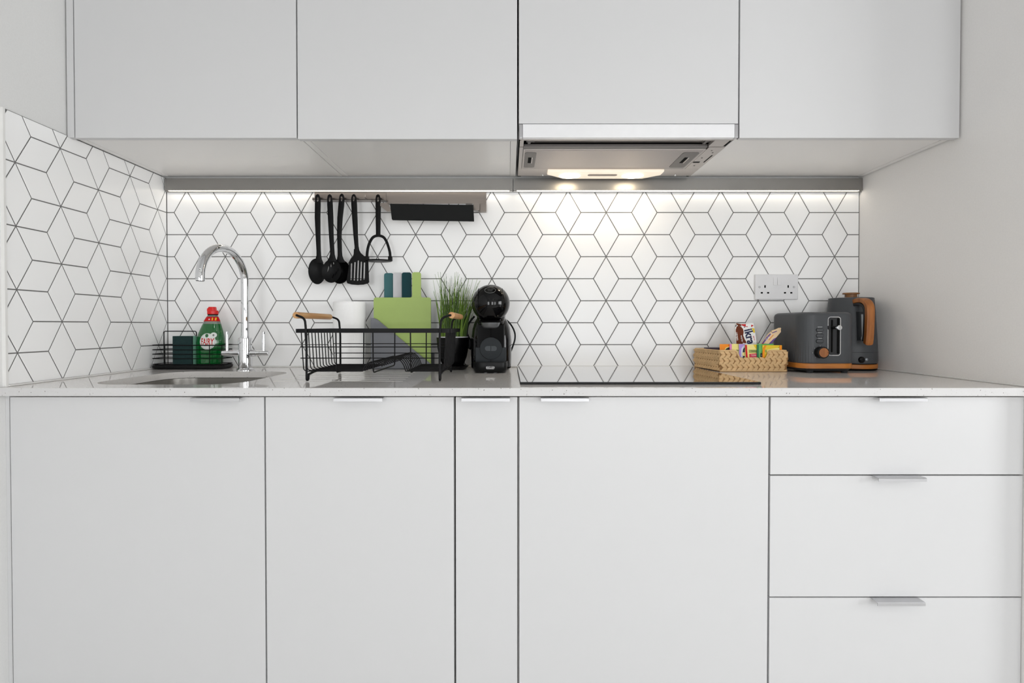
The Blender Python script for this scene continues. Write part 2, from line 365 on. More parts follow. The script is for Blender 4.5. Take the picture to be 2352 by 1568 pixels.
# ------------------------------------------------------------------ worktop, sink, hob
SX, SY, SW, SH, SR = -.869, -.377, .382, .384, .085
w = obj('worktop', box(XL+.0045, XR-.0005, -.6435, -.0045, WT-.0195, WT, b=.0012), 'quartz')
tag(w, 'pale speckled stone worktop running wall to wall above the base cabinets', 'worktop')
g = G().prism(rrect(SW, SH, SR, 10, SX, SY), 'xy', WT-.05, WT+.05)
cut(w, g)
g = G()
for i, (yy, xe) in enumerate(((-.215, -.292), (-.27, -.289), (-.325, -.286), (-.38, -.283), (-.435, -.280), (-.49, -.277))):
    g.box(-.615, xe, yy-.0045, yy+.0045, WT-.0022, WT+.02)
cut(w, g)
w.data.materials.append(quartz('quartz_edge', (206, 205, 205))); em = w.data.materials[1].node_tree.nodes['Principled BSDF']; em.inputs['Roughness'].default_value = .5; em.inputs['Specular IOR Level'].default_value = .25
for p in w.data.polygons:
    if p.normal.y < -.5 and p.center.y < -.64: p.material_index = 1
sk = []
for ins, z, r in ((-.004, WT-.0215, SR+.004), (-.004, WT-.0205, SR+.004), (.0, WT-.0215, SR), (.002, WT-.10, SR), (.010, WT-.17, SR-.005), (.04, WT-.192, SR-.02), (.15, WT-.197, .04)):
    sk.append([(x, y, z) for x, y in rrect(SW-2*ins, SH-2*ins, r, 10, SX, SY)])
outer = [[(x, y, z) for x, y in rrect(SW+2*o, SH+2*o, SR+o, 10, SX, SY)] for o, z in ((.006, WT-.0225), (.004, WT-.0205))]
g = G().rings([[(x, y, WT-.0205) for x, y in rrect(SW+.02, SH+.02, SR+.01, 10, SX, SY)]]+sk[2:], cap=False)
f = g.bm.faces.new([v for v in g.bm.verts if abs(v.co.z-(WT-.197)) < 1e-6])
s = thing('sink', 'steel undermount sink bowl below the tall chrome tap', 'sink', (SX, SY, WT-.2))
so = obj('bowl', g, 'sink', s)
md = so.modifiers.new('thick', 'SOLIDIFY'); md.thickness = .0012; md.offset = 1
obj('drain', G().lathe([(.045, .001), (.045, .004), (.036, .006), (.030, .003), (.004, .002)], (SX, SY, WT-.199), 32), 'chrome', s)
g = G()
for dx in (-.012, 0, .012): g.cyl((SX+.055+dx, SY+SH/2-.006, WT-.075), .0045, .003, 'y', 12)
obj('overflow', g, 'dark', s)

h = thing('hob', 'black glass hob set on the worktop between coffee machine and straw basket', 'hob', (.3265, -.31, WT))
obj('glass_top', box(.030, .623, -.57, -.05, WT+.0016, WT+.0062), 'glass', h)
obj('rim_frame', G().box(.0292, .6238, -.5709, -.5699, WT+.0004, WT+.0058).box(.0292, .0301, -.5699, -.05, WT+.0004, WT+.0058).box(.6229, .6238, -.5699, -.05, WT+.0004, WT+.0058).box(.0301, .6229, -.5699, -.05, WT+.0002, WT+.0014), 'satin', h)

# ------------------------------------------------------------------ wall cabinets
YU = -.43; ZU = 1.5545; ZUT = 2.40; UB = 1.5625
UPP = [(-1.1765, -.5745, 'white wall cabinet at the left-hand wall, above the sink', .0), (-.5725, .0240, 'white wall cabinet above the dish rack and hanging utensils', -.003),
       (.0275, .6235, 'white wall cabinet above the cooker hood with the shorter door', .0385), (.6258, 1.2240, 'white wall cabinet at the right-hand wall, above toaster and kettle', .0)]
for i, (x0, x1, lb, dz) in enumerate(UPP):
    t = thing('wall_cabinet', lb, 'cabinet', ((x0+x1)/2, -.2, ZU), group='wall cabinets in a row')
    g = G(); tk = .018; zb = 1.92 if i == 2 else UB; xd0 = x0
    if i == 0: x0 = XL+.0065
    if i == 2:
        g.box(x0, x0+.012, -.409, -.028, 1.60, ZUT-.02); g.box(x1-.004, x1, -.409, -.028, 1.60, ZUT-.02)
    else:
        g.box(x0, x0+tk, -.409, -.028, zb-.001, ZUT-.02, b=.0006); g.box(x1-tk, x1, -.409, -.028, zb-.001, ZUT-.02, b=.0006)
    g.box(x0+tk+.0006, x1-tk-.0006, -.409, -.028, zb, zb+.016, b=.0004); g.box(x0+tk, x1-tk, -.409, -.028, ZUT-.04, ZUT-.02); g.box(x0+tk, x1-tk, -.045, -.028, zb+.016, ZUT-.04)
    obj('carcass', g, 'carc', t)
    obj('door', box(xd0+.0008, x1-.0008, YU, YU+.019, ZU+dz, ZUT-.02, b=.0009), 'door', t)
tag(obj('filler_panel', G().box(XL+.004, -1.1785, YU, YU+.018, ZU+.0015, ZUT-.02, b=.0008), 'door'), 'narrow white filler strip between left wall and wall cabinet', 'filler panel')

# ------------------------------------------------------------------ cooker hood
hx0, hx1 = .0285, .6228
t = thing('cooker_hood', 'slim pull-out cooker hood with lit lamps under the wall cabinets', 'cooker hood', (.3256, -.2, 1.555))
ZH = 1.5560
fp = obj('front_panel', box(hx0+.010, hx1-.010, YU-.002, YU+.014, ZU+.0005, ZU+.0365, b=.0008), mat('silver_lacquer', (232, 232, 234), .35, metal=.25), t)
for a, b in ((hx0, hx0+.0095), (hx1-.0095, hx1)): obj('end_cap', box(a, b, YU-.0015, YU+.016, ZU+.0005, ZU+.0365, b=.0015), 'alu', t)
obj('housing', G().box(hx0+.002, hx0+.014, -.405, -.03, ZH+.004, 1.9).box(hx1-.010, hx1-.002, -.405, -.03, ZH+.004, 1.9).box(hx0+.014, hx1-.010, -.05, -.04, ZH+.004, 1.9).box(hx0+.014, hx1-.010, -.405, -.05, ZH+.06, ZH+.07), 'dark', t)
obj('visor_strip', G().box(hx0+.006, hx1-.006, YU+.016, YU+.024, ZH-.001, ZH+.012, b=.001).box(hx0+.018, hx1-.02, YU+.0265, YU+.0305, ZH+.002, ZH+.010), 'hoodg', t)
g = G()                               # front sliding filter, seen through the gap
obj('sliding_filter', box(hx0+.04, hx1-.05, -.397, -.352, ZH+.012, ZH+.016), 'filt', t)
for a, b in ((hx0+.022, hx0+.045), (hx1-.075, hx1-.052)): obj('slide_clip', G().box(a, b, -.392, -.362, ZH+.009, ZH+.013).box(a+.004, a+.012, -.398, -.355, ZH+.006, ZH+.010), 'hoodd', t)
for a, b in ((hx0+.003, hx0+.014), (hx1-.052, hx1-.010)):
    r = obj('runner', G().box(a, b, -.402, -.350, ZH+.001, ZH+.010, b=.001), 'hoodg', t)
obj('front_bar', box(hx0+.014, hx1-.052, -.349, -.330, ZH+.0005, ZH+.010, b=.002), 'hoodd', t)
fr = G()
fr.box(hx0+.003, hx0+.0135, -.345, -.132, ZH, ZH+.004); fr.box(hx1-.048, hx1-.002, -.345, -.132, ZH, ZH+.004)
fr.box(hx0+.003, hx1-.002, -.131, -.052, ZH, ZH+.004)
bp = obj('base_plate', fr, 'hoodg', t)
fl = obj('grease_filter', box(hx0+.0145, hx1-.0495, -.329, -.1335, ZH-.001, ZH+.003, b=.001), 'hoodg', t)
obj('filter_mesh', box(hx0+.0195, hx1-.0555, -.3235, -.1385, ZH-.0016, ZH-.0005), 'filt', fl)
for a, b in ((hx0+.0200, hx0+.0540), (hx1-.108, hx1-.060)):
    l = obj('latch', G().prism(rrect(b-a, .150, .008, 4, (a+b)/2, -.232), 'xy', ZH-.0026, ZH-.0014), 'hoodd', fl)
    cx = (a+b)/2
    obj('latch_slot', G().box(cx-.006, cx+.004, -.262, -.208, ZH-.0032, ZH-.0024), 'dark', l)
    obj('latch_grip', G().box(cx+.004, cx+.008, -.262, -.208, ZH-.0045, ZH-.0024, b=.0005), 'hoodg', l)
for x, y in ((hx1-.03, -.32), (hx1-.02, -.30), (hx1-.034, -.25), (hx1-.03, -.17)):
    obj('screw', G().ball((x, y, ZH), .0028, .0028, .0015, 10, 6), 'hoodd', t)
obj('plate_slot', G().box(hx1-.046, hx1-.026, -.212, -.202, ZH-.0006, ZH+.001).box(hx1-.014, hx1-.0105, -.275, -.205, ZH-.0006, ZH+.001), 'dark', t)
for x in (.116, .565): obj('screw', G().ball((x, -.062, ZH), .004, .004, .004, 12, 8), 'chrome', t)
lens = G().prism([(.128, -.135), (.507, -.135), (.507, -.095), (.455, -.050), (.185, -.050), (.128, -.100)], 'xy', ZH-.010, ZH+.001, b=.003)
lc = obj('lamp_lens', lens, 'cover', t)
for x in (.205, .415): obj('bulb', G().ball((x, -.088, ZH-.010), .036, .030, .004, 24, 10), 'bulb', lc)
obj('lens_patch', G().prism(rrect(.098, .020, .009, 5, .312, -.098), 'xy', ZH-.0106, ZH-.0096), mat('mottled_lens', (122, 110, 98), .4, var=.75, scale=420), lc)

# ------------------------------------------------------------------ light profiles under the cabinets
for x0, x1, lb, nm in ((XL+.0095, P(1177.5, 420, -.022)[0], 'grey light strip on the left, behind the hanging utensils and tap', 0), (P(1179.5, 420, -.022)[0], XR-.001, 'grey light strip on the right, behind the cooker hood', 1)):
    t = thing('strip_light', lb, 'strip light', ((x0+x1)/2, -.012, 1.514), group='strip lights under the wall cabinets')
    pr = [(-.0056, 1.5105), (-.0150, 1.5105), (-.0158, 1.5140), (-.0215, 1.5140), (-.0228, 1.5160), (-.0215, 1.5560), (-.0056, 1.5560)]
    obj('housing', G().prism(pr, 'yz', x0+.005, x1-.005), 'profile', t)
    for a, b in ((x0, x0+.0048), (x1-.0048, x1)): obj('end_cap', G().prism([(y, z) for y, z in pr], 'yz', a, b), 'profile', t)
    obj('diffuser', box(x0+.012, x1-.012, -.0212, -.0160, 1.5132, 1.5142), 'led', t)

# ------------------------------------------------------------------ tap
tx, ty = -.8610, -.135
t = thing('kitchen_tap', 'tall chrome swan-neck mixer tap with two levers behind the sink', 'tap', (tx, ty, WT))
obj('flange', G().lathe([(.0265, 0), (.0265, .004), (.023, .007)], (tx, ty, WT), 40), 'chrome', t)
bd = obj('body', G().lathe([(.0205, .006), (.0205, .063), (.0205, .064), (.0200, .0645), (.0205, .065), (.0205, .104), (.019, .106), (.012, .1065)], (tx, ty, WT), 40), 'chrome', t)
pts = [(tx, ty, WT+.10+i*.03) for i in range(6)]
ex, ey = -.884, -.352
R = .096; zc = 1.186
for i in range(0, 33):
    a = PI*i/32; s_ = (1-math.cos(a))/2
    pts.append((tx+(ex-tx)*s_, ty+(ey-ty)*s_, zc+R*math.sin(a)))
pts.append((ex, ey, zc-.012))
pts = pts[:3]+[p for p in pts[3:] if True]
sp = obj('spout', G().tube(pts, .0123, 24), 'chrome', t)
obj('aerator', G().lathe([(.0105, 0), (.0105, .004)], (ex, ey, zc-.0128), 24), 'dark', sp)
obj('spout_collar', G().lathe([(.0132, 0), (.0132, .006), (.0125, .007)], (tx, ty, WT+.105), 24), 'chrome', t)
for sg in (-1, 1):
    x0 = tx+sg*.018
    hd = obj('valve', G().tube([(x0, ty, WT+.056), (x0+sg*.020, ty, WT+.056), (x0+sg*.0205, ty, WT+.056), (x0+sg*.0300, ty, WT+.056), (x0+sg*.0305, ty, WT+.056), (x0+sg*.0570, ty, WT+.056), (x0+sg*.0577, ty, WT+.056)], [.0112, .0104, .0100, .0094, .0086, .0080, .0074], 28), 'chrome', t)
    obj('lever', G().tube([(x0+sg*.042, ty, WT+.062), (x0+sg*.042, ty, WT+.125), (x0+sg*.042, ty, WT+.127)], [.0048, .0048, .0035], 14), 'chrome', hd)

# ------------------------------------------------------------------ wall socket
x0, z1 = P(1733, 630, -.008); x1, z0 = P(1831, 688, -.008)
t = thing('wall_socket', 'white double socket with two switches on tiled wall above toaster', 'socket', ((x0+x1)/2, -.006, z0))
fp = obj('faceplate', box(x0, x1, -.0155, -.0045, z0, z1, b=.003, seg=3), 'plastic', t)
yf = -.0156
for a, b in ((1776, 1784.5), (1785.5, 1794)):
    xa, zt = P(a, 636.5, yf); xb, zb = P(b, 654.5, yf)
    obj('switch', G().prism([(yf+.003, zb), (yf-.0032, zb), (yf-.0006, zt), (yf+.003, zt)], 'yz', xa, xb, b=.0004), 'plastic', t)
for u, v, du, dv in ((1757.2, 657.7, 1.5, 2.9), (1749.7, 672.2, 2.3, 1.7), (1764.3, 672.2, 2.3, 1.7), (1810.3, 657.7, 1.5, 2.9), (1803, 672.2, 2.3, 1.7), (1817.5, 672.2, 2.3, 1.7)):
    xa, za = P(u, v, yf); k = 1/655
    obj('pin_hole', G().box(xa-du*k, xa+du*k, yf-.0003, yf+.002, za-dv*k, za+dv*k), 'dark', t)
for u in (1744.5, 1823.5):
    xa, za = P(u, 659, yf); s_ = obj('screw', G().cyl((xa, yf-.0006, za), .0033, .003, 'y', 20), 'greyp', t)
    obj('screw_cap', G().cyl((xa, yf-.0009, za), .0021, .001, 'y', 16), 'plastic', s_)

# ------------------------------------------------------------------ rail with utensils
yr = -.008
def XZ(u, v, y): return P(u, v, y)
rx0 = P(722, 450, -.012)[0]; rx1 = P(887, 450, -.012)[0]; rx2 = P(1117, 450, -.012)[0]
zt = 1.5125; zm = P(800, 457, -.012)[1]; zl = P(1000, 467.5, -.012)[1]
t = thing('utensil_rail', 'brushed steel rail on the tiles below the left light strip', 'rail', ((rx0+rx2)/2, -.01, zm))
obj('hook_plate', box(rx0, rx1-.0004, -.0105, -.0065, zm, zt, b=.0006), 'steel', t)
obj('shelf_plate', box(rx1, rx2, -.0115, -.0065, zl, zt, b=.0006), 'steel', t)
# lower lip the hooks ride on
lx0 = P(717, 459, -.03)[0]; lx1 = P(888, 459, -.03)[0]
obj('hook_lip', G().prism([(lx0, -.012), (lx0+.004, -.040), (lx1-.006, -.040), (lx1, -.034), (lx1, -.0066), (lx0, -.0066)], 'xy', zm-.0095, zm-.0065, b=.0006).box(lx0+.004, lx1-.004, -.040, -.0385, zm-.0095, zm-.0015, b=.0005), 'steel', t)
HK = [730, 758, 785, 813.5, 840, 868]
for u in HK:
    x, z = P(u, 455, -.045); 
    obj('hook', G().tube([(x, -.0385, zm-.007), (x, -.045, zm-.0075), (x, -.0535, zm-.003), (x, -.0545, zm+.005)], .0018, 8), 'steel', t)
# right: bracket and dark panel
zp1 = P(990, 468, -.075)[1]; zp0 = P(990, 508, -.075)[1]
def Q(u, v): return P(u, v, -.075)
ppoly = [Q(896, 468), Q(1087, 470.5), Q(1089, 508.5), Q(902, 505.5), Q(900, 503)]
obj('dark_panel', G().prism(ppoly, 'xz', -.077, -.073, b=.0006), 'matb', t)
bl = [P(865, 466, -.055), P(892, 466, -.055), P(900, 486, -.055), P(889, 486, -.055)]
br0 = G().prism(bl, 'xz', -.058, -.055)
obj('bracket_arm', br0.box(P(893, 470, -.056)[0], P(900, 470, -.056)[0], -.072, -.0118, zl-.012, zl-.010), 'steel', t)
obj('bracket_arm', G().box(P(1070, 470, -.056)[0], P(1084, 470, -.056)[0], -.072, -.0118, zl-.012, zl-.010), 'steel', t)
xb0, zb0 = P(1095, 486, -.03); xb1, zb1 = P(1117, 469, -.03)
obj('side_bracket', G().prism([(xb0+.006, zb0), (xb1, zb0), (xb1, zb1+.003), (xb0, zb1+.003), (xb0, zb1-.008)], 'xz', -.031, -.0118, b=.0006), 'steel', t)
obj('fixing_bar', box(P(1088, 480, -.02)[0], P(1102, 480, -.02)[0], -.05, -.0475, P(1088, 487, -.02)[1], P(1088, 471, -.02)[1]), 'steel', t)

def smooth(pts, n=6):
    pts = [Vector(p) for p in pts]; out = []
    for i in range(len(pts)-1):
        p0, p1, p2, p3 = pts[max(i-1, 0)], pts[i], pts[i+1], pts[min(i+2, len(pts)-1)]
        for k in range(n):
            s_ = k/n; out.append(.5*((2*p1)+(p2-p0)*s_+(2*p0-5*p1+4*p2-p3)*s_*s_+(3*p1-p0-3*p2+p3)*s_**3))
    return out+[pts[-1]]
def ribbon(g, pts, ws, ts, seg=14):
    # pts (x,y,z) along a mostly vertical path; width in the picture-plane normal, thickness along y
    rings = []; n = len(pts)
    for i, p in enumerate(pts):
        p = Vector(p); t_ = Vector(pts[min(i+1, n-1)])-Vector(pts[max(i-1, 0)]); t_.normalize()
        sd = Vector((0, 1, 0)).cross(t_).normalized(); up = t_.cross(sd)
        r = []
        for k in range(seg):
            a = 2*PI*k/seg; c, s_ = math.cos(a), math.sin(a)
            c = math.copysign(abs(c)**.75, c); s_ = math.copysign(abs(s_)**.75, s_)
            r.append(p+sd*c*ws[i]+up*s_*ts[i])
        rings.append(r)
    return g.rings(rings)
YU2 = -.0545
def handle_g(pix, half, thick=.0052, y=YU2):
    pts = [(*[P(u, v, y)[0]], y, P(u, v, y)[1]) for u, v in pix]; k = 1.856/1246
    pts = [(p[0], p[1], p[2]) for p in pts]
    return ribbon(G(), pts, [h*k for h in half], [min(thick, h*k)*(1 if i < len(half)-2 or half[-1] < 10 else (.75, .22)[i-len(half)+2]) for i, h in enumerate(half)])
def holecut(o, u, v, y=YU2, du=3.0, dv=6.0):
    x, z = P(u, v, y); k = 1.856/1246
    cut(o, G().prism(circ(du*k, 16, x, z, dv*k), 'xz', y-.03, y+.03).xf(ROOTS[o.name].inverted()))
def bowl(u, v, ru, rv, depth, y, rot=0, thick=.002, tilt=0):
    x, z = P(u, v, y); k = 1.856/1246; a, b = ru*k, rv*k
    rings = []; N = 36; R = 9
    for side in (0, 1):
        rr = [i/R for i in range(1, R+1)]
        for q in (rr if side == 0 else rr[::-1]):
            off = depth*(1-q*q) + (thick if side else 0)
            sc = q if side == 0 else q*1.0
            rings.append([(a*sc*math.cos(2*PI*j/N), off, b*sc*math.sin(2*PI*j/N)) for j in range(N)])
    g = G().rings(rings)
    T = Matrix.Translation((x, y, z)) @ Matrix.Rotation(rot, 4, 'Y') @ Matrix.Rotation(tilt, 4, 'X')
    return g.xf(T)
def base(u, v): x, z = P(u, v, YU2); return (x, YU2, z)
# spoon
t = thing('serving_spoon', 'black nylon spoon with solid bowl, leftmost on the rail', 'spoon', base(730, 455), group='black utensils on the rail')
o = obj('handle', handle_g([(730, 446), (730, 448.5), (730, 455), (730, 470), (729.5, 500), (730.5, 540), (732, 575), (732.4, 587), (732, 595), (731.4, 602.5)], [1.8, 4.5, 6.2, 6.7, 6.5, 5.6, 4.9, 5.3, 7.4, 11.5]), 'black', t); holecut(o, 730, 458)
obj('bowl', bowl(727.5, 623, 19.5, 29.5, .010, YU2, rot=math.radians(-4)), 'black', t)
# slotted spoon
t = thing('slotted_spoon', 'black nylon spoon with slotted bowl, second from the left on the rail', 'spoon', base(758, 455), group='black utensils on the rail')
o = obj('handle', handle_g([(757.5, 446.5), (757.5, 449), (757.5, 456), (758, 470), (759.5, 500), (761, 540), (763, 572), (763.5, 584), (763.3, 592), (763, 600)], [1.8, 4.5, 6.0, 6.5, 6.3, 5.4, 4.9, 5.3, 7.6, 12], y=YU2-.008), 'black', t); holecut(o, 757.5, 458, YU2-.008)
o = obj('bowl', bowl(761.5, 622, 21.5, 27, .010, YU2-.010, rot=math.radians(6)), 'black', t)
cg = G()
for (u, v, du, dv, r_) in ((752, 617, 1.0, 7, 14), (758.5, 608.5, 1.2, 4.5, 8), (765, 605.5, 1.2, 4.5, 0), (769, 628, 1.2, 7, 20), (763, 634, 1.3, 7, 20), (775, 620, 1.0, 5, 14)):
    x, z = P(u, v, YU2-.01); k = 1.85/1246
    cg.merge(G().prism(circ(du*k, 10, 0, 0, dv*k), 'xz', -.03, .03).xf(Matrix.Translation((x, YU2-.01, z)) @ Matrix.Rotation(math.radians(r_), 4, 'Y')).bm)
cut(o, cg.xf(ROOTS[o.name].inverted()))
# ladle
t = thing('ladle', 'black nylon soup ladle hanging behind the slotted spoon', 'ladle', base(785, 455), group='black utensils on the rail')
o = obj('handle', handle_g([(785.5, 445), (785.5, 447.5), (785.3, 454), (784, 470), (781, 500), (779.5, 540), (780.5, 575), (781, 587), (781.5, 595), (782, 603)], [1.8, 4.5, 6.2, 6.7, 6.2, 5.2, 4.9, 5.3, 7.6, 12], y=YU2-.001), 'black', t); holecut(o, 785, 457)
obj('bowl', bowl(782, 624, 22, 28.5, .026, YU2+.005, tilt=math.radians(-14)), 'black', t)
# turner
t = thing('slotted_turner', 'black nylon turner with five slots, between ladle and masher', 'turner', base(813.5, 455), group='black utensils on the rail')
o = obj('handle', handle_g([(813, 446), (813, 448.5), (813, 455), (813.5, 470), (815, 500), (817, 540), (819, 565), (820, 578), (822, 592)], [1.8, 4.5, 6.2, 6.7, 6.3, 5.3, 4.6, 6, 14], y=YU2-.002), 'black', t); holecut(o, 813, 457)
hp = [(813, 572), (824, 572), (829, 581), (837, 588), (846, 589), (846.5, 610), (848, 648), (845, 651), (835, 653.5), (822, 654.3), (808, 653.3), (798, 650.5), (796, 646), (800, 620), (802, 603), (806, 594), (812, 588)]
o = obj('blade', G().prism([P(u, v, YU2-.004) for u, v in hp], 'xz', YU2-.0055, YU2-.003, b=.0006), 'black', t)
cg = G()
for u0, v0, u1, v1 in ((808.3, 606, 807.3, 642.5), (816.3, 603, 814.7, 643.5), (823.8, 599.5, 822.3, 644), (830.8, 602, 829.3, 643), (838, 604, 837, 641)):
    a = P(u0, v0, YU2); b = P(u1, v1, YU2); w_ = .0025
    cg.prism([(a[0]-w_, a[1]), (a[0], a[1]+w_), (a[0]+w_, a[1]), (b[0]+w_, b[1]), (b[0], b[1]-w_), (b[0]-w_, b[1])], 'xz', YU2-.02, YU2+.02)
cut(o, cg.xf(ROOTS[o.name].inverted()))
# masher
t = thing('potato_masher', 'black nylon masher with arched frame, rightmost of the hanging utensils', 'masher', base(868, 455), group='black utensils on the rail')
o = obj('handle', handle_g([(868.5, 446.5), (868.5, 449), (868.5, 456), (868.7, 470), (868.7, 500), (868.7, 530), (868.7, 541)], [1.8, 4.5, 6.2, 6.2, 6.0, 5.3, 5.3]), 'black', t); holecut(o, 868.5, 458)
ap = [(843, 592), (843.5, 580), (846, 566), (851, 553), (858, 544), (868.7, 541), (880, 544), (887, 553), (892, 566), (895.5, 580), (896.5, 592)]
ap = [(p.x, p.y) for p in smooth([(u, v, 0) for u, v in ap], 5)]
obj('arch', ribbon(G(), [(P(u, v, YU2)[0], YU2, P(u, v, YU2)[1]) for u, v in ap], [.0046]*len(ap), [.0046]*len(ap), 12), 'black', t)
for u in (843, 896.5):
    x, z = P(u, 594, YU2); obj('socket_end', box(x-.0068, x+.0068, YU2-.007, YU2+.007, z-.0085, z+.0085, b=.002), 'black', t)
xa, z = P(869.5, 599, YU2); obj('mashing_plate', G().lathe([(.0445, -.0022), (.0455, 0), (.0445, .0022)], (xa, YU2-.003, z), 40, ell=.75), 'black', t)

# ------------------------------------------------------------------ dish rack
LX0, LX1, FY, BY = -.522, -.178, -.508, -.226
t = thing('dish_rack', 'black wire dish rack with wooden grips on the worktop', 'dish rack', (-.35, -.367, WT))
rw = .0014
zr0, zr1 = 1.0268, 1.0370; zbot = .9265
ax0, ax1, ay0, ay1 = -.5550, -.1495, FY+.004, BY-.002
g = G()
ro = rrect(ax1-ax0, ay1-ay0, .012, 5, (ax0+ax1)/2, (ay0+ay1)/2); ri = rrect(ax1-ax0-.0024, ay1-ay0-.0024, .0108, 5, (ax0+ax1)/2, (ay0+ay1)/2)
g.rings([[(x, y, zr0) for x, y in ro], [(x, y, zr1) for x, y in ro], [(x, y, zr1) for x, y in ri], [(x, y, zr0) for x, y in ri]], closed=True)
obj('rim', g, 'wire', t)
def rnd(pts, r=.008, n=4):            # round the corners of a polyline
    pts = [Vector(p) for p in pts]; out = [pts[0]]
    for i in range(1, len(pts)-1):
        a, b, c = pts[i-1], pts[i], pts[i+1]; d1 = (a-b); d2 = (c-b); q = min(r, d1.length*.45, d2.length*.45)
        p0 = b+d1.normalized()*q; p1 = b+d2.normalized()*q
        for k in range(n+1):
            s_ = k/n; out.append(p0*(1-s_)**2+b*2*s_*(1-s_)+p1*s_**2)
    out.append(pts[-1]); return out
NW = 11
for i in range(NW):
    y = ay0+.012+(ay1-ay0-.024)*i/(NW-1)
    q = [(ax0+.016, y, zr0+.003), (ax0+.020, y, zbot+.002)]
    q = rnd([(ax0+.0135, y, zr0+.004), (ax0+.0195, y, zbot), (-.43, y, zbot)], .010)
    for k in range(0, 61):            # the wave that holds plates
        s_ = k/60; x = -.385+.12*s_
        h1 = max(0, 1-((x+.353)/.027)**2)**.6*.025; h2 = max(0, 1-((x+.3015)/.0315)**2)**.6*.036
        q.append((x, y, zbot+max(h1, h2)))
    q += rnd([(-.255, y, zbot), (ax1-.0195, y, zbot), (ax1-.0135, y, zr0+.004)], .010)
    obj('base_wire', G().tube(q, rw, 6), 'wire', t)
for x in (-.448, -.352, -.2545):
    obj('cross_wire', G().tube(rnd([(x, ay0+.002, zr0+.003), (x, ay0+.006, zbot-.003), (x, ay1-.006, zbot-.003), (x, ay1-.002, zr0+.003)], .010), .0018, 6), 'wire', t)
for y, x0_, x1_ in ((ay0+.005, ax0+.018, ax1-.018), (ay1-.005, ax0+.018, ax1-.018)):
    for z in (.961, .990): obj('side_wire', G().tube([(x0_-.004, y, z), (x1_+.004, y, z)], rw, 6), 'wire', t)
for sx, lx in ((-1, LX0), (1, LX1)):
    gx = lx+sx*.030; zg = 1.0725
    rod = rnd([(gx, FY+.016, zg), (gx-sx*.004, FY, zg), (lx+sx*.004, FY, zg-.008), (lx, FY, 1.02), (lx, FY, WT+.0045), (lx+sx*.0, FY+.012, WT+.0045), (lx, FY+.012, zbot-.008), (lx, FY+.06, zbot-.004),
               (lx, BY-.06, zbot-.004), (lx, BY-.012, zbot-.008), (lx, BY-.012, WT+.0045), (lx, BY, WT+.0045), (lx, BY, 1.02), (lx+sx*.004, BY, zg-.008), (gx-sx*.004, BY, zg), (gx, BY-.016, zg)], .014, 5)
    hr = obj('handle_frame', G().tube(rod, .0030, 10), 'wire', t)
    obj('wooden_grip', G().tube([(gx, FY+.006, zg), (gx, FY+.0075, zg), (gx, BY-.0075, zg), (gx, BY-.006, zg)], [.0062, .0084, .0084, .0062], 20), 'beech', t)

# ------------------------------------------------------------------ coffee machine
mx = -.0565
t = thing('coffee_machine', 'gloss black pod coffee machine with round head on the worktop', 'coffee machine', (mx, -.14, WT))
def sup(w, y0, y1, z, n=32, e=.55, cx=mx):
    r = []
    for k in range(n):
        a = 2*PI*k/n; c, s_ = math.cos(a), math.sin(a)
        r.append((cx+w*math.copysign(abs(c)**e, c), (y0+y1)/2+(y1-y0)/2*math.copysign(abs(s_)**e, s_), z))
    return r
g = G().rings([sup(.060, -.185, -.035, WT+.003), sup(.0655, -.190, -.03, WT+.010), sup(.0665, -.190, -.03, WT+.05), sup(.0660, -.188, -.03, WT+.10), sup(.062, -.184, -.03, WT+.135), sup(.055, -.178, -.032, WT+.158), sup(.044, -.168, -.038, WT+.176), sup(.03, -.15, -.05, WT+.186)])
obj('body', g, 'gloss', t, ang=60)
hz = 1.1155; hy = -.200
hd = obj('head', G().ball((mx+.0005, hy, hz), .0600, .0600, .0590, 48, 32), 'gloss', t, ang=80)
obj('neck', G().rings([sup(.045, -.19, -.06, 1.05), sup(.048, -.20, -.05, 1.09), sup(.04, -.19, -.05, 1.15)]), 'gloss', t, ang=60)
for sx in (-1, 1):
    sg_ = G(); q = []
    for k in range(33):
        a = -PI*.15+PI*1.0*k/32; xo = sx*.0375; rr = math.sqrt(.0604**2-xo*xo)
        q.append((mx+xo, hy-rr*math.cos(a), hz+rr*math.sin(a)*.985))
    obj('seam', sg_.tube(q, .0007, 6), 'satin', hd)
T = Matrix.Translation((mx, hy, hz)) @ Matrix.Rotation(math.radians(-42), 4, 'X')
el = [(.0165*math.cos(2*PI*k/40), -.0593-.0, .0125*math.sin(2*PI*k/40)) for k in range(40)]
def onball(p, r=.0606):
    v = Vector(p); v.y = -math.sqrt(max(0, r*r-v.x*v.x-v.z*v.z)); v = Matrix.Rotation(math.radians(-42), 3, 'X') @ v; return Vector((mx, hy, hz))+Vector((v.x, v.y, v.z*.985))
ov = obj('oval_badge', G().tube([onball(p) for p in el], .0006, 6, closed=True), 'greyp', hd)
for s_, zz in (('NESCAFE', .0036), ('Dolce', -.0006), ('Gusto', -.005)):
    gg = textg(s_, .0054, Matrix(), .00015)
    for v in gg.bm.verts: v.co = onball((v.co.x, 0, v.co.y+zz))
    obj('lettering', gg, 'greyp', ov)
obj('spout_ring', G().lathe([(.019, -.008), (.034, .004), (.040, .012)], (mx, hy+.004, 1.0485), 36), 'alu' if False else 'satin', t)
obj('nozzle', G().lathe([(.018, -.004), (.025, 0), (.029, .008), (.030, .014)], (mx, hy-.012, 1.041), 36), mat('smoked_metal', (120, 122, 124), .25, metal=.6), t)
obj('front_panel', box(mx-.044, mx+.044, -.1935, -.187, WT+.03, WT+.150, b=.003), mat('dark_panel_plastic', (5, 5, 6), .12, spec=.12), t)
obj('lower_panel', box(mx-.049, mx+.049, -.1945, -.187, WT+.022, WT+.077, b=.003), 'char', t)
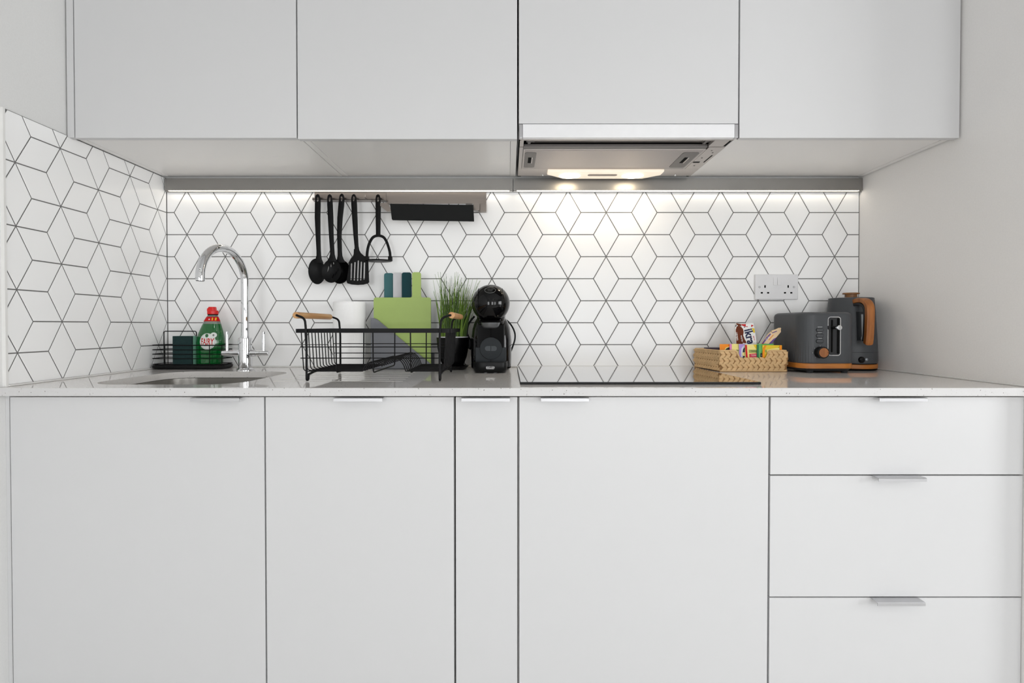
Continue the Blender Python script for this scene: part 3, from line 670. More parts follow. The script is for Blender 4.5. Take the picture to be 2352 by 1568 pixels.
xd, zd = P(1127.5, 800, -.198)
dc = obj('cup_disc', G().prism(circ(.0350, 48, xd, zd), 'xz', -.2000, -.1935, b=.0012), mat('dark_grey_disc', (34, 38, 41), .5, spec=.2), t)
for a, b in ((-.0185, -.0012), (.0012, .0185)):
    pl = [(xd+a, zd-.0075), (xd+b, zd-.0075), (xd+b, zd+.0075), (xd+a, zd+.0075)]
    c0 = a if a < 0 else b; sg2 = -1 if a < 0 else 1; inner = b if a < 0 else a
    pl = [(xd+inner, zd+.0078), (xd+inner, zd-.0078)]+[(xd+sg2*(.0112+.0078*math.cos(th_)), zd-sg2*0+(-.0078*math.cos(0) if False else .0078*math.sin(th_))) for th_ in [-PI/2+PI*k/12 for k in range(13)]]
    obj('disc_slot', G().prism(pl, 'xz', -.2006, -.1995, b=.0003), mat('slot_grey', (70, 74, 77), .45, spec=.2), dc)
obj('seam_line', box(xd-.0005, xd+.0005, -.1950, -.1930, WT+.03, WT+.152), 'dark', t)
g = G().rings([sup(.048, -.252, -.15, WT+.002, e=.5), sup(.052, -.257, -.15, WT+.008, e=.5), sup(.0535, -.258, -.15, WT+.020, e=.5), sup(.0535, -.258, -.15, WT+.0325, e=.5), sup(.0515, -.256, -.152, WT+.0345, e=.5), sup(.049, -.253, -.155, WT+.031, e=.5)])
dt = obj('drip_tray', g, 'satin', t, ang=50)
obj('drip_grille', G().rings([sup(.0485, -.2525, -.156, WT+.0315, e=.5), sup(.0485, -.2525, -.156, WT+.034, e=.5)]), 'gloss', t)
xb, zb = P(1126, 844.5, -.2585)
bg = obj('badge', G().prism(rrect(.0262, .0088, .0043, 6, xb, zb), 'xz', -.2592, -.2570, b=.0003), 'chrome', t)
obj('badge_face', G().prism(rrect(.0242, .0068, .0033, 6, xb, zb), 'xz', -.2597, -.2590), 'blackp', bg)
obj('lettering', textg("De'Longhi", .0060, face(xb, -.2599, zb), .0002, .9, bold=.0001), 'whitep', bg)
for dx in (-.014, .016): obj('foot', G().cyl((mx+dx, -.235, WT), .005, .003, 'z', 14), 'plastic', t)
def pth(lst, y): return [(P(u, v, y)[0], y, P(u, v, y)[1]) for u, v in lst]
cb = obj('power_cable', G().tube(smooth(pth([(1160, 733), (1168, 739), (1177, 751), (1182.5, 765), (1182.5, 779), (1178.5, 793), (1173, 808)], -.09)), .0028, 10), 'satin', t)
cb = obj('power_cable', G().tube(smooth(pth([(1090, 726), (1083, 734), (1076, 745), (1073, 757), (1073, 770), (1076, 777)], -.09)), [.0034]*31, 10), 'satin', t)
obj('plug', G().tube(pth([(1073.5, 768), (1075, 776), (1079, 783), (1080, 794), (1076, 800)], -.09), [.004, .006, .009, .011, .008], 12), 'satin', cb)

# ------------------------------------------------------------------ potted grass
px_, py_ = -.186, -.092
t = thing('potted_grass', 'black pot of artificial green grass between dish rack and coffee machine', 'potted plant', (px_, py_, WT))
N = 96; rings = []
for r, z in ((.030, .010), (.036, .016), (.045, .040), (.051, .070), (.0535, .095), (.0542, .106)):
    rings.append([(px_+r*(1+(.010*math.cos(N/2*2*PI*k/N) if z > .012 else 0))*math.cos(2*PI*k/N), py_+r*(1+(.010*math.cos(N/2*2*PI*k/N) if z > .012 else 0))*math.sin(2*PI*k/N), WT+z) for k in range(N)])
obj('pot', G().rings(rings), mat('black_ceramic', (6, 6, 7), .3, spec=.2), t, ang=60)
obj('saucer', G().lathe([(.036, 0), (.044, .002), (.052, .010), (.053, .013), (.050, .012), (.040, .006), (.01, .006)], (px_, py_, WT), 48), 'gloss', t)
obj('inner_liner', G().lathe([(.049, .10), (.0512, .107), (.0512, .1095), (.0490, .1095), (.047, .104)], (px_, py_, WT), 48), 'plastic', t)
obj('soil', G().lathe([(.0485, .099), (.0485, .1015), (.02, .103)], (px_, py_, WT), 32), 'soil', t)
for mname, cnt, sd in (('grass', 95, 3), ('grass2', 75, 5)):
    random.seed(sd); g = G()
    for i in range(cnt):
        a = random.uniform(0, 2*PI); r = .043*math.sqrt(random.random()); bx, by = px_+r*math.cos(a), py_+r*math.sin(a)*.9
        H = random.uniform(.10, .17) if random.random() < .55 else random.uniform(.165, .225)
        lx = (bx-px_)*random.uniform(.1, .9)+random.gauss(.004, .014); ly = (by-py_)*.35+random.gauss(0, .006)
        if random.random() < .08: lx += random.choice((-.035, .05))
        ly = max(min(ly, .05-(by-py_)), -.06)
        lx = max(min(lx, -.095-bx), -.250-bx)
        pts = []; rad = []
        for k in range(6):
            s_ = k/5; pts.append((bx+lx*s_**1.5, min(by+ly*s_**1.6, -.012), WT+.10+H*s_)); rad.append(max(.0018*(1-s_**1.5), .00035))
        g.tube(pts, rad, 4, flat=.5)
    obj('grass_blades', g, mname, t)

# ------------------------------------------------------------------ chopping boards in a stand
bz = WT
bt = thing('board_stand', 'grey chopping-board stand with a diagonal front behind the dish rack', 'board stand', (P(922, 843, -.07)[0], -.065, WT))
ys = -.098
sp_ = [P(851.5, 846, ys), P(851.5, 730, ys), P(859, 730, ys), P(866, 733, ys), P(990, 836, ys), P(991, 846, ys)]
sp_ = [(x, max(z, WT+.0005)) for x, z in sp_]
obj('front_panel', G().prism(sp_, 'xz', ys, ys+.004, b=.0008), 'stand', bt)
x0, x1 = sp_[0][0], sp_[-1][0]
obj('stand_base', box(x0, x1, ys+.004, -.024, WT+.0005, WT+.006, b=.001), 'stand', bt)
obj('back_panel', box(x0, x1, -.027, -.0235, WT+.006, WT+.05, b=.001), 'stand', bt)
BRD = [('lime', 858.5, 990, 683, 946.5, 967, 625, -.086, 'lime green chopping board at the front of the stand'), ('dteal', 862, 988, 690, 923, 945, 625.5, -.073, 'dark teal chopping board, its handle next to the lime one'),
       ('lgrey', 862, 987, 691, 903, 925, 626, -.060, 'pale grey chopping board, its handle between the two teal ones'), ('teal', 862, 986, 692, 882.5, 904, 627, -.047, 'grey-teal chopping board, its handle leftmost in the stand')]
for m_, ua, ub, vt, ha, hb, vh, y, lb in BRD:
    xa, zt_ = P(ua, vt, y); xb_, _ = P(ub, vt, y); xh0, zh = P(ha, vh, y); xh1, _ = P(hb, vh, y); zb_ = WT+.0065
    r = .0075; rr = .008
    def arc(cx, cz, r, a0, a1, n=6): return [(cx+r*math.cos(math.radians(a0+(a1-a0)*k/n)), cz+r*math.sin(math.radians(a0+(a1-a0)*k/n))) for k in range(n+1)]
    poly = arc(xa+rr, zb_+rr, rr, 180, 270)+arc(xb_-rr, zb_+rr, rr, 270, 360)+arc(xb_-rr, zt_-rr, rr, 0, 90)
    poly += arc(xh1+rr*.8, zt_+rr*.8, rr*.8, 270, 180)+arc(xh1-r, zh-r, r, 0, 90)+arc(xh0+r, zh-r, r, 90, 180)+arc(xh0-rr*.8, zt_+rr*.8, rr*.8, 360, 270)+arc(xa+rr, zt_-rr, rr, 90, 180)
    o = obj('chopping_board', G().prism(poly, 'xz', y-.003, y+.003, b=.0008), m_)
    tag(o, lb, 'chopping board', 'chopping boards in the stand')

# ------------------------------------------------------------------ kitchen roll
x0 = P(765, 770, -.075)[0]; x1 = P(840, 770, -.075)[0]; xc = (x0+x1)/2; rr = .0535
zt_ = P(800, 691.5, -.12)[1]
t = thing('kitchen_roll', 'white kitchen paper roll standing upright behind the dish rack', 'kitchen roll', (xc, -.072, WT))
obj('paper_roll', G().lathe([(.020, 0), (rr, 0.0005), (rr+.0005, .01), (rr, zt_-WT-.004), (rr-.003, zt_-WT), (.0205, zt_-WT), (.0200, 0)], (xc, -.072, WT), 64, cap=False), 'paper', t)
obj('loose_sheet', G().prism([(xc+rr*math.cos(a)*1.0, -.072+rr*math.sin(a)) for a in [math.radians(-60+8*k) for k in range(9)]]+[(xc+(rr+.0006)*math.cos(a), -.072+(rr+.0006)*math.sin(a)) for a in [math.radians(4-8*k) for k in range(9)]], 'xy', WT+.001, zt_-.001), 'paper', t)
obj('cardboard_core', G().lathe([(.0185, 0.001), (.0198, 0.001), (.0198, zt_-WT-.001), (.0185, zt_-WT-.001), (.0185, .001)], (xc, -.072, WT), 32, cap=False), 'peachp', t)

# ------------------------------------------------------------------ sponge caddy, sponge, bottle
cy0, cy1 = -.115, -.022
ca0 = P(361.5, 842, -.07)[0]; ca1 = P(523, 842, -.075)[0]; cc = (ca0+ca1)/2
t = thing('sponge_caddy', 'black wire sponge caddy on a tray left of the tap', 'caddy', (cc, -.068, WT))
g = G(); wv = ca1-ca0; dv = cy1-cy0
g.rings([[(x, y, WT+z) for x, y in rrect(wv-2*i_, dv-2*i_, .022, 6, cc, (cy0+cy1)/2)] for i_, z in ((.006, .0008), (.001, .005), (0, .011), (.001, .0135), (.004, .0135), (.006, .008))])
obj('tray', g, 'satin', t)
wr = .0015
zs = [P(440, v, -.1)[1] for v in (792.5, 803, 813, 823)]+[WT+.0165]
for i, z in enumerate(zs):
    obj('ring_wire', G().tube([(x, y, z) for x, y in rrect(wv-.006, dv-.008, .018, 6, cc, (cy0+cy1)/2)], wr if i else .0019, 6, closed=True), 'wire', t)
fy, by = cy0+.0035, cy1-.0035
for u, y in ((378.7, fy), (481, fy), (509.5, fy), (400, by), (451, by), (500, by)):
    x = P(u, 810, y)[0]; obj('upright_wire', G().tube([(x, y, WT+.012), (x, y, zs[0])], wr, 6), 'wire', t)
xa, za = P(376.5, 760.5, -.07); xb, _ = P(451, 760.5, -.07)
obj('handle_wire', G().tube(rnd([(xa, -.07, WT+.014), (xa, -.07, za), (xb, -.07, za), (xb, -.07, WT+.014)], .006), .0016, 8), 'wire', t)
xa, za = P(399, 771.5, -.1); xb, zb = P(443.5, 832, -.1)
t = thing('sponge', 'green-backed sponge standing in the wire caddy beside the bottle', 'sponge', ((xa+xb)/2, -.09, WT+.0165))
obj('scourer', box(xa, xb, -.1075, -.098, WT+.015, za, b=.0015), 'scour', t)
obj('foam', box(xa+.0005, xb, -.0979, -.076, WT+.015, za, b=.003), 'foam', t)
# bottle
yb = -.068; kb = (1.909+yb)/1246
prof = [(839.5, 27, 481.5), (836, 30, 481.5), (815, 30.5, 482), (800, 31.8, 482.5), (785, 32.3, 483.6), (770, 29.5, 484.6), (757, 25.5, 485.6), (745, 21.0, 486.6), (737, 18, 487.1), (730, 14.5, 487.8), (724, 11.2, 488.4), (721, 10.5, 488.8)]
zb0 = WT+.0172
def bsec(v):
    for (v0, h0, c0), (v1, h1, c1) in zip(prof, prof[1:]):
        if v1 <= v <= v0:
            s_ = (v0-v)/(v0-v1); return h0+(h1-h0)*s_, c0+(c1-c0)*s_
    return prof[-1][1:]
def bz_(v): return max(zb0, P(485, v, yb-.02)[1])
bt = thing('dish_soap_bottle', 'green washing-up liquid bottle with red cap in the wire caddy', 'bottle', (P(481.5, 839, yb)[0], yb, zb0))
def brings(vs, grow=0, ell=.58):
    rs = []
    for v in vs:
        h, c = bsec(v); x = P(c, v, yb)[0]
        rs.append([(x+(h*kb+grow)*math.cos(2*PI*k/48), yb+(h*kb*ell+grow)*math.sin(2*PI*k/48), bz_(v)) for k in range(48)])
    return rs
vs_ = [839.5, 838, 836]+[836-4*i for i in range(1, 23)]+[743.5]
liq = obj('liquid_body', G().rings(brings(vs_)), 'liquid', bt, ang=70)
obj('clear_neck', G().rings(brings([743.4, 740, 735, 730, 724, 721])), 'clearp', bt, ang=70)
obj('neck_band', G().rings(brings([737.5, 735, 731, 727], .0006), cap=False), 'redp', bt, ang=70)
def bottlepoint(x, z, lift):          # push a flat print on to the front of the bottle
    v = 748-(z-1.045)*1246/(1.909+yb-.02)
    h, c = bsec(v); xc_ = P(c, v, yb)[0]; a = h*kb
    q = max(-.98, min(.98, (x-xc_)/a)); return (x, yb-a*.58*math.sqrt(1-q*q)-lift, z)
def printed(name, g, m_, lift, par):
    for v in g.bm.verts:
        e = v.co.y; v.co = Vector(bottlepoint(v.co.x, v.co.z, lift-e*.5))
    return obj(name, g, m_, par, norm=True)
def disc(u, v, ru, rv, n=40, hole=None):
    x, z = P(u, v, yb-.025); k = kb*.985
    g = G(); R = 6; rs = [[(x+ru*k*q*math.cos(2*PI*j/n), 0, z+rv*k*q*math.sin(2*PI*j/n)) for j in range(n)] for q in [i/R for i in range(1, R+1)]]
    vs = [[g.bm.verts.new(p) for p in r] for r in rs]
    for a, b in zip(vs, vs[1:]):
        for j in range(n): g.bm.faces.new((a[j], a[(j+1) % n], b[(j+1) % n], b[j]))
    g.bm.faces.new(vs[0]); return g
lb = printed('round_label', disc(476.5, 784, 17.8, 18.8), 'label', .0006, bt)
printed('label_ring', disc(476.5, 784, 16.6, 17.6), 'greyp', .0008, lb); printed('label_face', disc(476.5, 784, 16.2, 17.2), 'label', .0010, lb)
printed('label_notch', disc(475.5, 770.5, 3.6, 4.2, 20), 'liquid', .0013, lb)
printed('small_label', disc(489.5, 769.5, 6.6, 6.2, 28), 'label', .0008, bt); printed('label_drop', disc(489.5, 769.5, 2.0, 2.6, 16), 'greyp', .0012, lb)
xt, zt_ = P(476, 785, yb-.025)
printed('lettering', textg('FAIRY', .0300, face(xt, 0, zt_), .0002, .54, bold=.0005, shear=.1), 'redp', .0014, lb)
printed('lettering', textg('ORIGINAL', .0050, face(xt-.002, 0, zt_-.0125), .0001, .8), 'greyp', .0014, lb)
for u in (483.5, 490):
    x, z = P(u, 732, yb-.025)
    ag = G().prism([(x-.0028, z+.0005), (x, z+.0052), (x+.0028, z+.0005), (x+.0017, z+.0005), (x+.0017, z-.005), (x-.0017, z-.005), (x-.0017, z+.0005)], 'xz', -.0002, .0002)
    printed('band_arrow', ag, 'yellowp', .0012, bt)
x, z = P(476.5, 733, yb-.025); printed('band_dot', disc(476.5, 733, 1.6, 1.6, 16), 'whitep', .0012, bt)
xc_, z0_ = P(489, 721.5, yb); z1_ = P(489, 713, yb)[1]; z2_ = P(489, 704.7, yb)[1]
cp = obj('cap', G().lathe([(.0172, 0), (.0178, .001), (.0176, z1_-z0_-.001), (.0165, z1_-z0_)], (xc_, yb, z0_), 32, ell=.9), 'redcap', bt)
obj('cap_lid', G().rings([[(x, y, z) for x, y in rrect(w_, .022, .006, 5, xc_+ox, yb)] for w_, ox, z in ((.0265, -.0035, z1_-.002), (.026, -.0035, z1_+.006), (.0215, -.002, z1_+.009), (.0205, -.0015, z2_-.0015), (.0185, -.0015, z2_))]), 'redcap', cp)
obj('cap_ring', G().lathe([(.0160, -.003), (.0168, -.0005), (.0168, .0008)], (xc_, yb, z0_), 32, ell=.9), 'dark', bt)

# ------------------------------------------------------------------ toaster
ta0, ta1, tb0, tb1 = .8960, 1.0655, -.2550, -.0450
z0_, z1_ = WT+.0165+.012, 1.0870
t = thing('toaster', 'slate grey toaster with wooden band and dial, right of the basket', 'toaster', ((ta0+ta1)/2, (tb0+tb1)/2, WT))
def trect(i_, r=.042): return rrect(ta1-ta0-2*i_, tb1-tb0-2*i_, max(r-i_, .004), 10, (ta0+ta1)/2, (tb0+tb1)/2)
zw0, zw1 = P(1900, 846.5, tb0)[1], P(1900, 834.5, tb0)[1]
def fluted(i_, z):                    # outline walked in fine steps, with shallow flutes low on the left flank
    o_ = trect(i_); L = [0]
    for p, q in zip(o_, o_[1:]+o_[:1]): L.append(L[-1]+math.hypot(q[0]-p[0], q[1]-p[1]))
    out = []; NN = 520; k = 0; cx_, cy_ = (ta0+ta1)/2, (tb0+tb1)/2
    amp = .0011*max(0, min(1, (zw1+.078-z)/.05, (z-zw1-.002)/.004))
    for n in range(NN):
        d = L[-1]*n/NN
        while L[k+1] < d: k += 1
        q = (d-L[k])/max(1e-9, L[k+1]-L[k]); p0, p1 = o_[k], o_[(k+1) % len(o_)]
        x, y = p0[0]+(p1[0]-p0[0])*q, p0[1]+(p1[1]-p0[1])*q
        if x < ta0+.030:
            a = amp*(.5-.5*math.cos(2*PI*d/.0078)); x += a
        out.append((x, y, z))
    return out
g = G().rings([fluted(i_, z) for i_, z in [(0.001, zw1), (0, zw1+.002)]+[(0, zw1+.006+.012*k) for k in range(7)]+[(0, z1_-.012), (.003, z1_-.0045), (.010, z1_-.0005), (.012, z1_)]])
tb = obj('body', g, 'kgrey', t)
g = G()                               # bread slots on the top
for yy in (-.0,): 
    for xx in (-.03, .03): g.box((ta0+ta1)/2+xx-.014, (ta0+ta1)/2+xx+.014, tb0+.045, tb1-.03, z1_-.001, z1_+.0006)
obj('bread_slots', g, 'dark', tb)
obj('wooden_band', G().rings([[(x, y, z) for x, y in trect(i_)] for i_, z in ((.0005, zw0), (-.001, zw0+.001), (-.001, zw1-.001), (.0005, zw1))]), 'woodx', t)
obj('base_plate', G().rings([[(x, y, z) for x, y in trect(i_)] for i_, z in ((.016, WT+.006), (.008, WT+.008), (.001, zw0))]), 'kdark', t)
for sx in (ta0+.035, ta1-.028):
    for sy in (tb0+.022, tb1-.025): obj('foot', G().lathe([(.0085, 0), (.0095, .002), (.0105, .0075)], (sx, sy, WT), 20), 'kdark', t)
yf = tb0
def TP(u, v): return P(u, v, yf)
xa, zt_ = TP(1900.5, 727); xb, zb_ = TP(1930, 816.5)
cxs, czs = (xa+xb)/2, (zt_+zb_)/2; ww, hh = xb-xa, zt_-zb_
fr = G(); ro = rrect(ww, hh, .0085, 6, cxs, czs); ri = rrect(ww-.0044, hh-.0044, .0068, 6, cxs, czs)
fr.rings([[(x, yf+.001, z) for x, z in ro], [(x, yf-.0022, z) for x, z in ro], [(x, yf-.0022, z) for x, z in ri], [(x, yf+.001, z) for x, z in ri]], closed=True)
sf = obj('slot_frame', fr, 'chrome', t)
obj('slot_panel', G().prism(ri, 'xz', yf-.0006, yf+.001), 'kdark', sf)
x_, z_ = TP(1910.3, 771.5); obj('lever_slot', G().prism(rrect(.0058, .100, .0028, 5, x_, z_), 'xz', yf-.0009, yf), 'dark', sf)
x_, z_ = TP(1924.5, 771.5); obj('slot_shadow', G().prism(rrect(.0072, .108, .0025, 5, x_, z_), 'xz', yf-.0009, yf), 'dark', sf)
x_, z_ = TP(1911, 752)
lv = obj('lever', G().tube([(x_, yf+.002, z_), (x_+.002, yf-.012, z_), (x_+.004, yf-.024, z_)], [.0045, .0042, .0048], 14), 'satin', t)
obj('lever_knob', G().prism(circ(.0074, 28, x_+.0045, z_-.0002), 'xz', yf-.032, yf-.024, b=.0012), 'chrome', lv)
for v, s_ in ((757.5, 'DEFROST'), (770.5, 'REHEAT'), (783.3, 'CANCEL')):
    x_, z_ = TP(1882.8, v); bb = obj('button', G().prism(rrect(.0215, .0098, .0048, 6, x_, z_), 'xz', yf-.0024, yf+.001, b=.0008), 'kgrey', t)
    obj('button_ring', G().tube([(x, yf-.0008, z) for x, z in rrect(.0225, .0108, .0053, 6, x_, z_)], .0007, 6, closed=True), 'satin', bb)
    x2, z2 = TP(1883.3, v-6.6); obj('lettering', textg(s_, .0034, face(x2, yf-.0004, z2), .0002), 'mark', t)
x_, z_ = TP(1883.3, 809)
dl = obj('dial', G().xf(Matrix()).cyl((x_, yf-.020, z_), .0178, .021, 'y', 48, b=.001), 'satin', t)
obj('dial_cap', G().cyl((x_, yf-.0218, z_), .0142, .0025, 'y', 40, b=.0006), 'wood', dl)
obj('dial_pointer', box(x_+.0105, x_+.0135, yf-.0222, yf-.0212, z_-.0006, z_+.0006), 'dark', dl)
for s_, u, v in (('1', 1872.5, 821), ('2', 1866.5, 810), ('3', 1871, 799.5), ('4', 1883.5, 794.5), ('5', 1895, 799), ('6', 1894.5, 821)):
    x2, z2 = TP(u, v); obj('lettering', textg(s_, .0042, face(x2, yf-.0004, z2), .0002), 'mark', t)

# ------------------------------------------------------------------ kettle
kx, ky = 1.1435, -.096
t = thing('kettle', 'slate grey kettle with wooden handle in the corner behind the toaster', 'kettle', (kx, ky, WT))
obj('power_base', G().lathe([(.070, 0), (.075, .002), (.0755, .006), (.074, .007)], (kx, ky, WT), 56), 'dark', t)
obj('wooden_ring', G().lathe([(.0755, .0062), (.0768, .0072), (.0768, .0195), (.0755, .0205)], (kx, ky, WT), 56), 'woodx', t)
obj('gap_ring', G().lathe([(.073, .0204), (.073, .0235)], (kx, ky, WT), 56), 'dark', t)
ZK = .2375
kb_ = obj('body', G().lathe([(.072, .0225), (.0762, .0235), (.0772, .032), (.0765, .060), (.0735, .120), (.0690, .190), (.0660, .228), (.0652, ZK-.001), (.062, ZK), (.03, ZK+.0015)], (kx, ky, WT), 64), 'kgrey', t)
def krad(z):
    pr = [(.0772, .032), (.0765, .060), (.0735, .120), (.0690, .190), (.0660, .228), (.065, .24)]
    for (r0, z0), (r1, z1) in zip(pr, pr[1:]):
        if z0 <= z <= z1: return r0+(r1-r0)*(z-z0)/(z1-z0)
    return .0785
obj('lid_knob', G().lathe([(.0185, ZK), (.0180, ZK+.011), (.0188, ZK+.0125), (.0248, ZK+.0130), (.0250, ZK+.0165), (.0235, ZK+.0175)], (kx, ky, WT), 36), 'walnut', t)
obj('lower_seam', G().lathe([(.0752, .0585), (.0772, .059), (.0772, .0596), (.0752, .0602)], (kx, ky, WT), 56), 'kdark', kb_)
# handle: a wooden strap bowed out towards the viewer
hx = kx-.020
def strap(offs, hw, m_, nm, th_):
    rings = []
    for (dy, z, w_) in offs: rings.append((dy, z, w_))
    g = G(); R = []
    n = len(rings)
    for i, (dy, z, w_) in enumerate(rings):
        a = Vector((rings[min(i+1, n-1)][0]-rings[max(i-1, 0)][0], rings[min(i+1, n-1)][1]-rings[max(i-1, 0)][1])).normalized(); nn = Vector((a.y, -a.x))
        sec = rrect(w_*2, th_*2, min(th_*.45, w_*.8), 4)
        R.append([(hx+p[0], ky+dy+nn.x*p[1], WT+z+nn.y*p[1]) for p in sec])
    return obj(nm, g.rings(R), m_, t, ang=50)
pth_ = smooth([(-.060, .2235, 0), (-.085, .2265, 0), (-.108, .2215, 0), (-.1225, .2070, 0), (-.1255, .185, 0), (-.1245, .15, 0), (-.1225, .115, 0), (-.1195, .094, 0), (-.117, .087, 0)], 5)
def prof_w(i, n):
    q = i/(n-1); return .0125 if q < .9 else .0125*math.sqrt(max(.05, 1-((q-.9)/.1)**2*.9))
hand = strap([(p.x, p.y, prof_w(i, len(pth_))) for i, p in enumerate(pth_)], .0125, 'wood', 'handle', .0072)
pin = smooth([(-.062, .2130, 0), (-.085, .2140, 0), (-.103, .2080, 0), (-.1125, .195, 0), (-.1145, .175, 0), (-.1135, .145, 0), (-.1115, .115, 0), (-.1085, .097, 0)], 5)
strap([(p.x, p.y, .0115) for p in pin], .0115, 'kdark', 'handle_lining', .0045)
# water gauge and switch on the front of the body
def kface(dx, z, lift=.0): r = krad(z)+lift; return (kx+dx, ky-math.sqrt(r*r-dx*dx), WT+z)
def strip(dx0, dx1, z0, z1, lift, n=12):
    g = G(); rs = []
    for i in range(n+1):
        z = z0+(z1-z0)*i/n; a = []
        for lf in (lift, -.002):
            xs_ = (dx0, (dx0+dx1)/2, dx1) if lf == lift else (dx1, (dx0+dx1)/2, dx0)
            for dx in xs_: a.append(kface(dx, z, lf))
        rs.append(a)
    return g.rings(rs)
gx = -.010
obj('gauge_window', strip(gx-.014, gx+.010, .098, .190, .0007), 'wwin', t)
obj('gauge_strip', strip(gx-.0005, gx+.0060, .100, .182, .0012), 'ball', t)
c_ = kface(gx+.003, .104, .001); obj('gauge_ball', G().ball(c_, .0085, .005, .0085, 20, 12), 'ball', t)
c_ = kface(gx-.002, .036, 0); sw = obj('switch', G().ball(c_, .0105, .006, .0105, 24, 12), 'gloss', t)
obj('switch_lever', G().prism([(c_[0]-.008, c_[2]+.001), (c_[0]+.002, c_[2]+.003), (c_[0]+.002, c_[2]-.002), (c_[0]-.008, c_[2]-.003)], 'xz', c_[1]-.0085, c_[1]-.004, b=.0005), 'satin', sw)
c2 = kface(gx+.013, .037, 0); obj('indicator', G().ball(c2, .0052, .003, .0052, 16, 10), 'ball', t)

# ------------------------------------------------------------------ straw basket with tea sachets and bars
bw, bd_, bh = .2165, .185, .0662
bx0, _ = P(1652, 854, -.207); brz = 0.0
t = thing('straw_basket', 'woven straw basket with a notched front holding tea sachets', 'basket', (bx0, -.207, WT), rz=brz)
def leaf(Lh, wh, th_):                # one straw loop of the braid, lying in xz and bulging to -y
    g = G(); n = 7; rs = []
    for i in range(n):
        q = -1+2*i/(n-1); w_ = wh*max(.10, (1-abs(q)**2.2)); tt = th_*max(.2, (1-abs(q)**2.5))
        rs.append([(q*Lh, -tt*math.cos(a) if True else 0, w_*math.sin(a)) for a in [2*PI*k/8 for k in range(8)]])
    return g.rings(rs)
def braid(W, H, rows, pitch, skip=lambda x, z: False, seed=1):
    random.seed(seed); g = G(); rh = H/rows
    n = int(W/pitch)+2
    for r in range(rows):
        z = rh*(r+.5); sl = -1 if r % 2 == 0 else 1; off = (r//2)*pitch*.37
        for i in range(-1, n):
            x = i*pitch+off % pitch+random.uniform(-.0008, .0008)
            if x < .002 or x > W-.002 or skip(x, z): continue
            lf = leaf(.0138+random.uniform(-.0008, .0012), .0060, .0027)
            lf.xf(Matrix.Translation((x, 0, z)) @ Matrix.Rotation(sl*math.radians(27+random.uniform(-4, 4)), 4, 'Y') @ Matrix.Rotation(math.radians(13), 4, 'Z'))
            g.merge(lf.bm)
    bm = g.bm                          # trim to the panel
    for co, no in (((0, 0, 0), (-1, 0, 0)), ((W, 0, 0), (1, 0, 0)), ((0, 0, 0), (0, 0, -1)), ((0, 0, H), (0, 0, 1))):
        bmesh.ops.bisect_plane(bm, geom=bm.verts[:]+bm.edges[:]+bm.faces[:], plane_co=co, plane_no=no, clear_outer=True)
    return g
nx0, nx1, nb = .068, .148, .0385       # notch in the front
def notch(x, z): return z > nb-.001 and nx0-.004-.012*(z-nb)/(bh-nb) < x < nx1+.006+.012*(z-nb)/(bh-nb)
T1 = Matrix.Translation((0, .004, 0)); 
g = braid(bw, bh-.006, 6, .0166, notch, 1).xf(Matrix.Translation((0, .0035, .004)))
pn = [(0.003, .003), (bw-.003, .003), (bw-.003, bh-.003), (nx1+.012, bh-.003), (nx1, nb), (nx0, nb), (nx0-.013, bh-.003), (.003, bh-.003)]
obj('woven_front', g, 'straw', t, local=True)
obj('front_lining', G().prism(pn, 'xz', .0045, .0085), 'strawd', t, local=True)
SK = math.atan(.019/bd_)
g = braid(bd_, bh-.006, 6, .0166, seed=2).xf(Matrix.Translation((.0035-.019, bd_, .004)) @ Matrix.Rotation(-PI/2+SK, 4, 'Z'))
obj('woven_side', g, 'straw', t, local=True)
g = braid(bd_, bh-.006, 6, .0166, seed=3).xf(Matrix.Translation((bw-.0035, 0, .004)) @ Matrix.Rotation(PI/2, 4, 'Z'))
obj('woven_side', g, 'straw', t, local=True)
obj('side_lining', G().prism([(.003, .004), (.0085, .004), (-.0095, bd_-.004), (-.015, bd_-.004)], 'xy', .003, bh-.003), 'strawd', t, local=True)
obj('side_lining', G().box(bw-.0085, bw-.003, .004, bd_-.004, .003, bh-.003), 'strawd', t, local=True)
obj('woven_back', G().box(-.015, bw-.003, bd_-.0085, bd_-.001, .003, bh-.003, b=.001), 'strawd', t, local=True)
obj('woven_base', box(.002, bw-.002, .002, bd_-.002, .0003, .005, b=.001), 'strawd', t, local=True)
g = G().tube(rnd([(nx0, .005, nb+.001), (nx0-.013, .005, bh), (.003, .005, bh), (-.015, bd_-.005, bh-.001), (bw-.003, bd_-.005, bh-.001), (bw-.003, .005, bh), (nx1+.012, .005, bh), (nx1, .005, nb+.001), (nx0, .005, nb+.001)], .006, 4)[:-1], .0030, 8)
obj('rim_braid', g, 'straw', t, local=True)
g = G().tube(rnd([(.003, .004, .0035), (bw-.003, .004, .0035), (bw-.003, bd_-.004, .0035), (-.015, bd_-.004, .0035)], .005), .0032, 8)
obj('bottom_edge', g, 'straw', t, local=True)
BM = Matrix.Translation((bx0, -.207, WT)) @ Matrix.Rotation(brz, 4, 'Z')
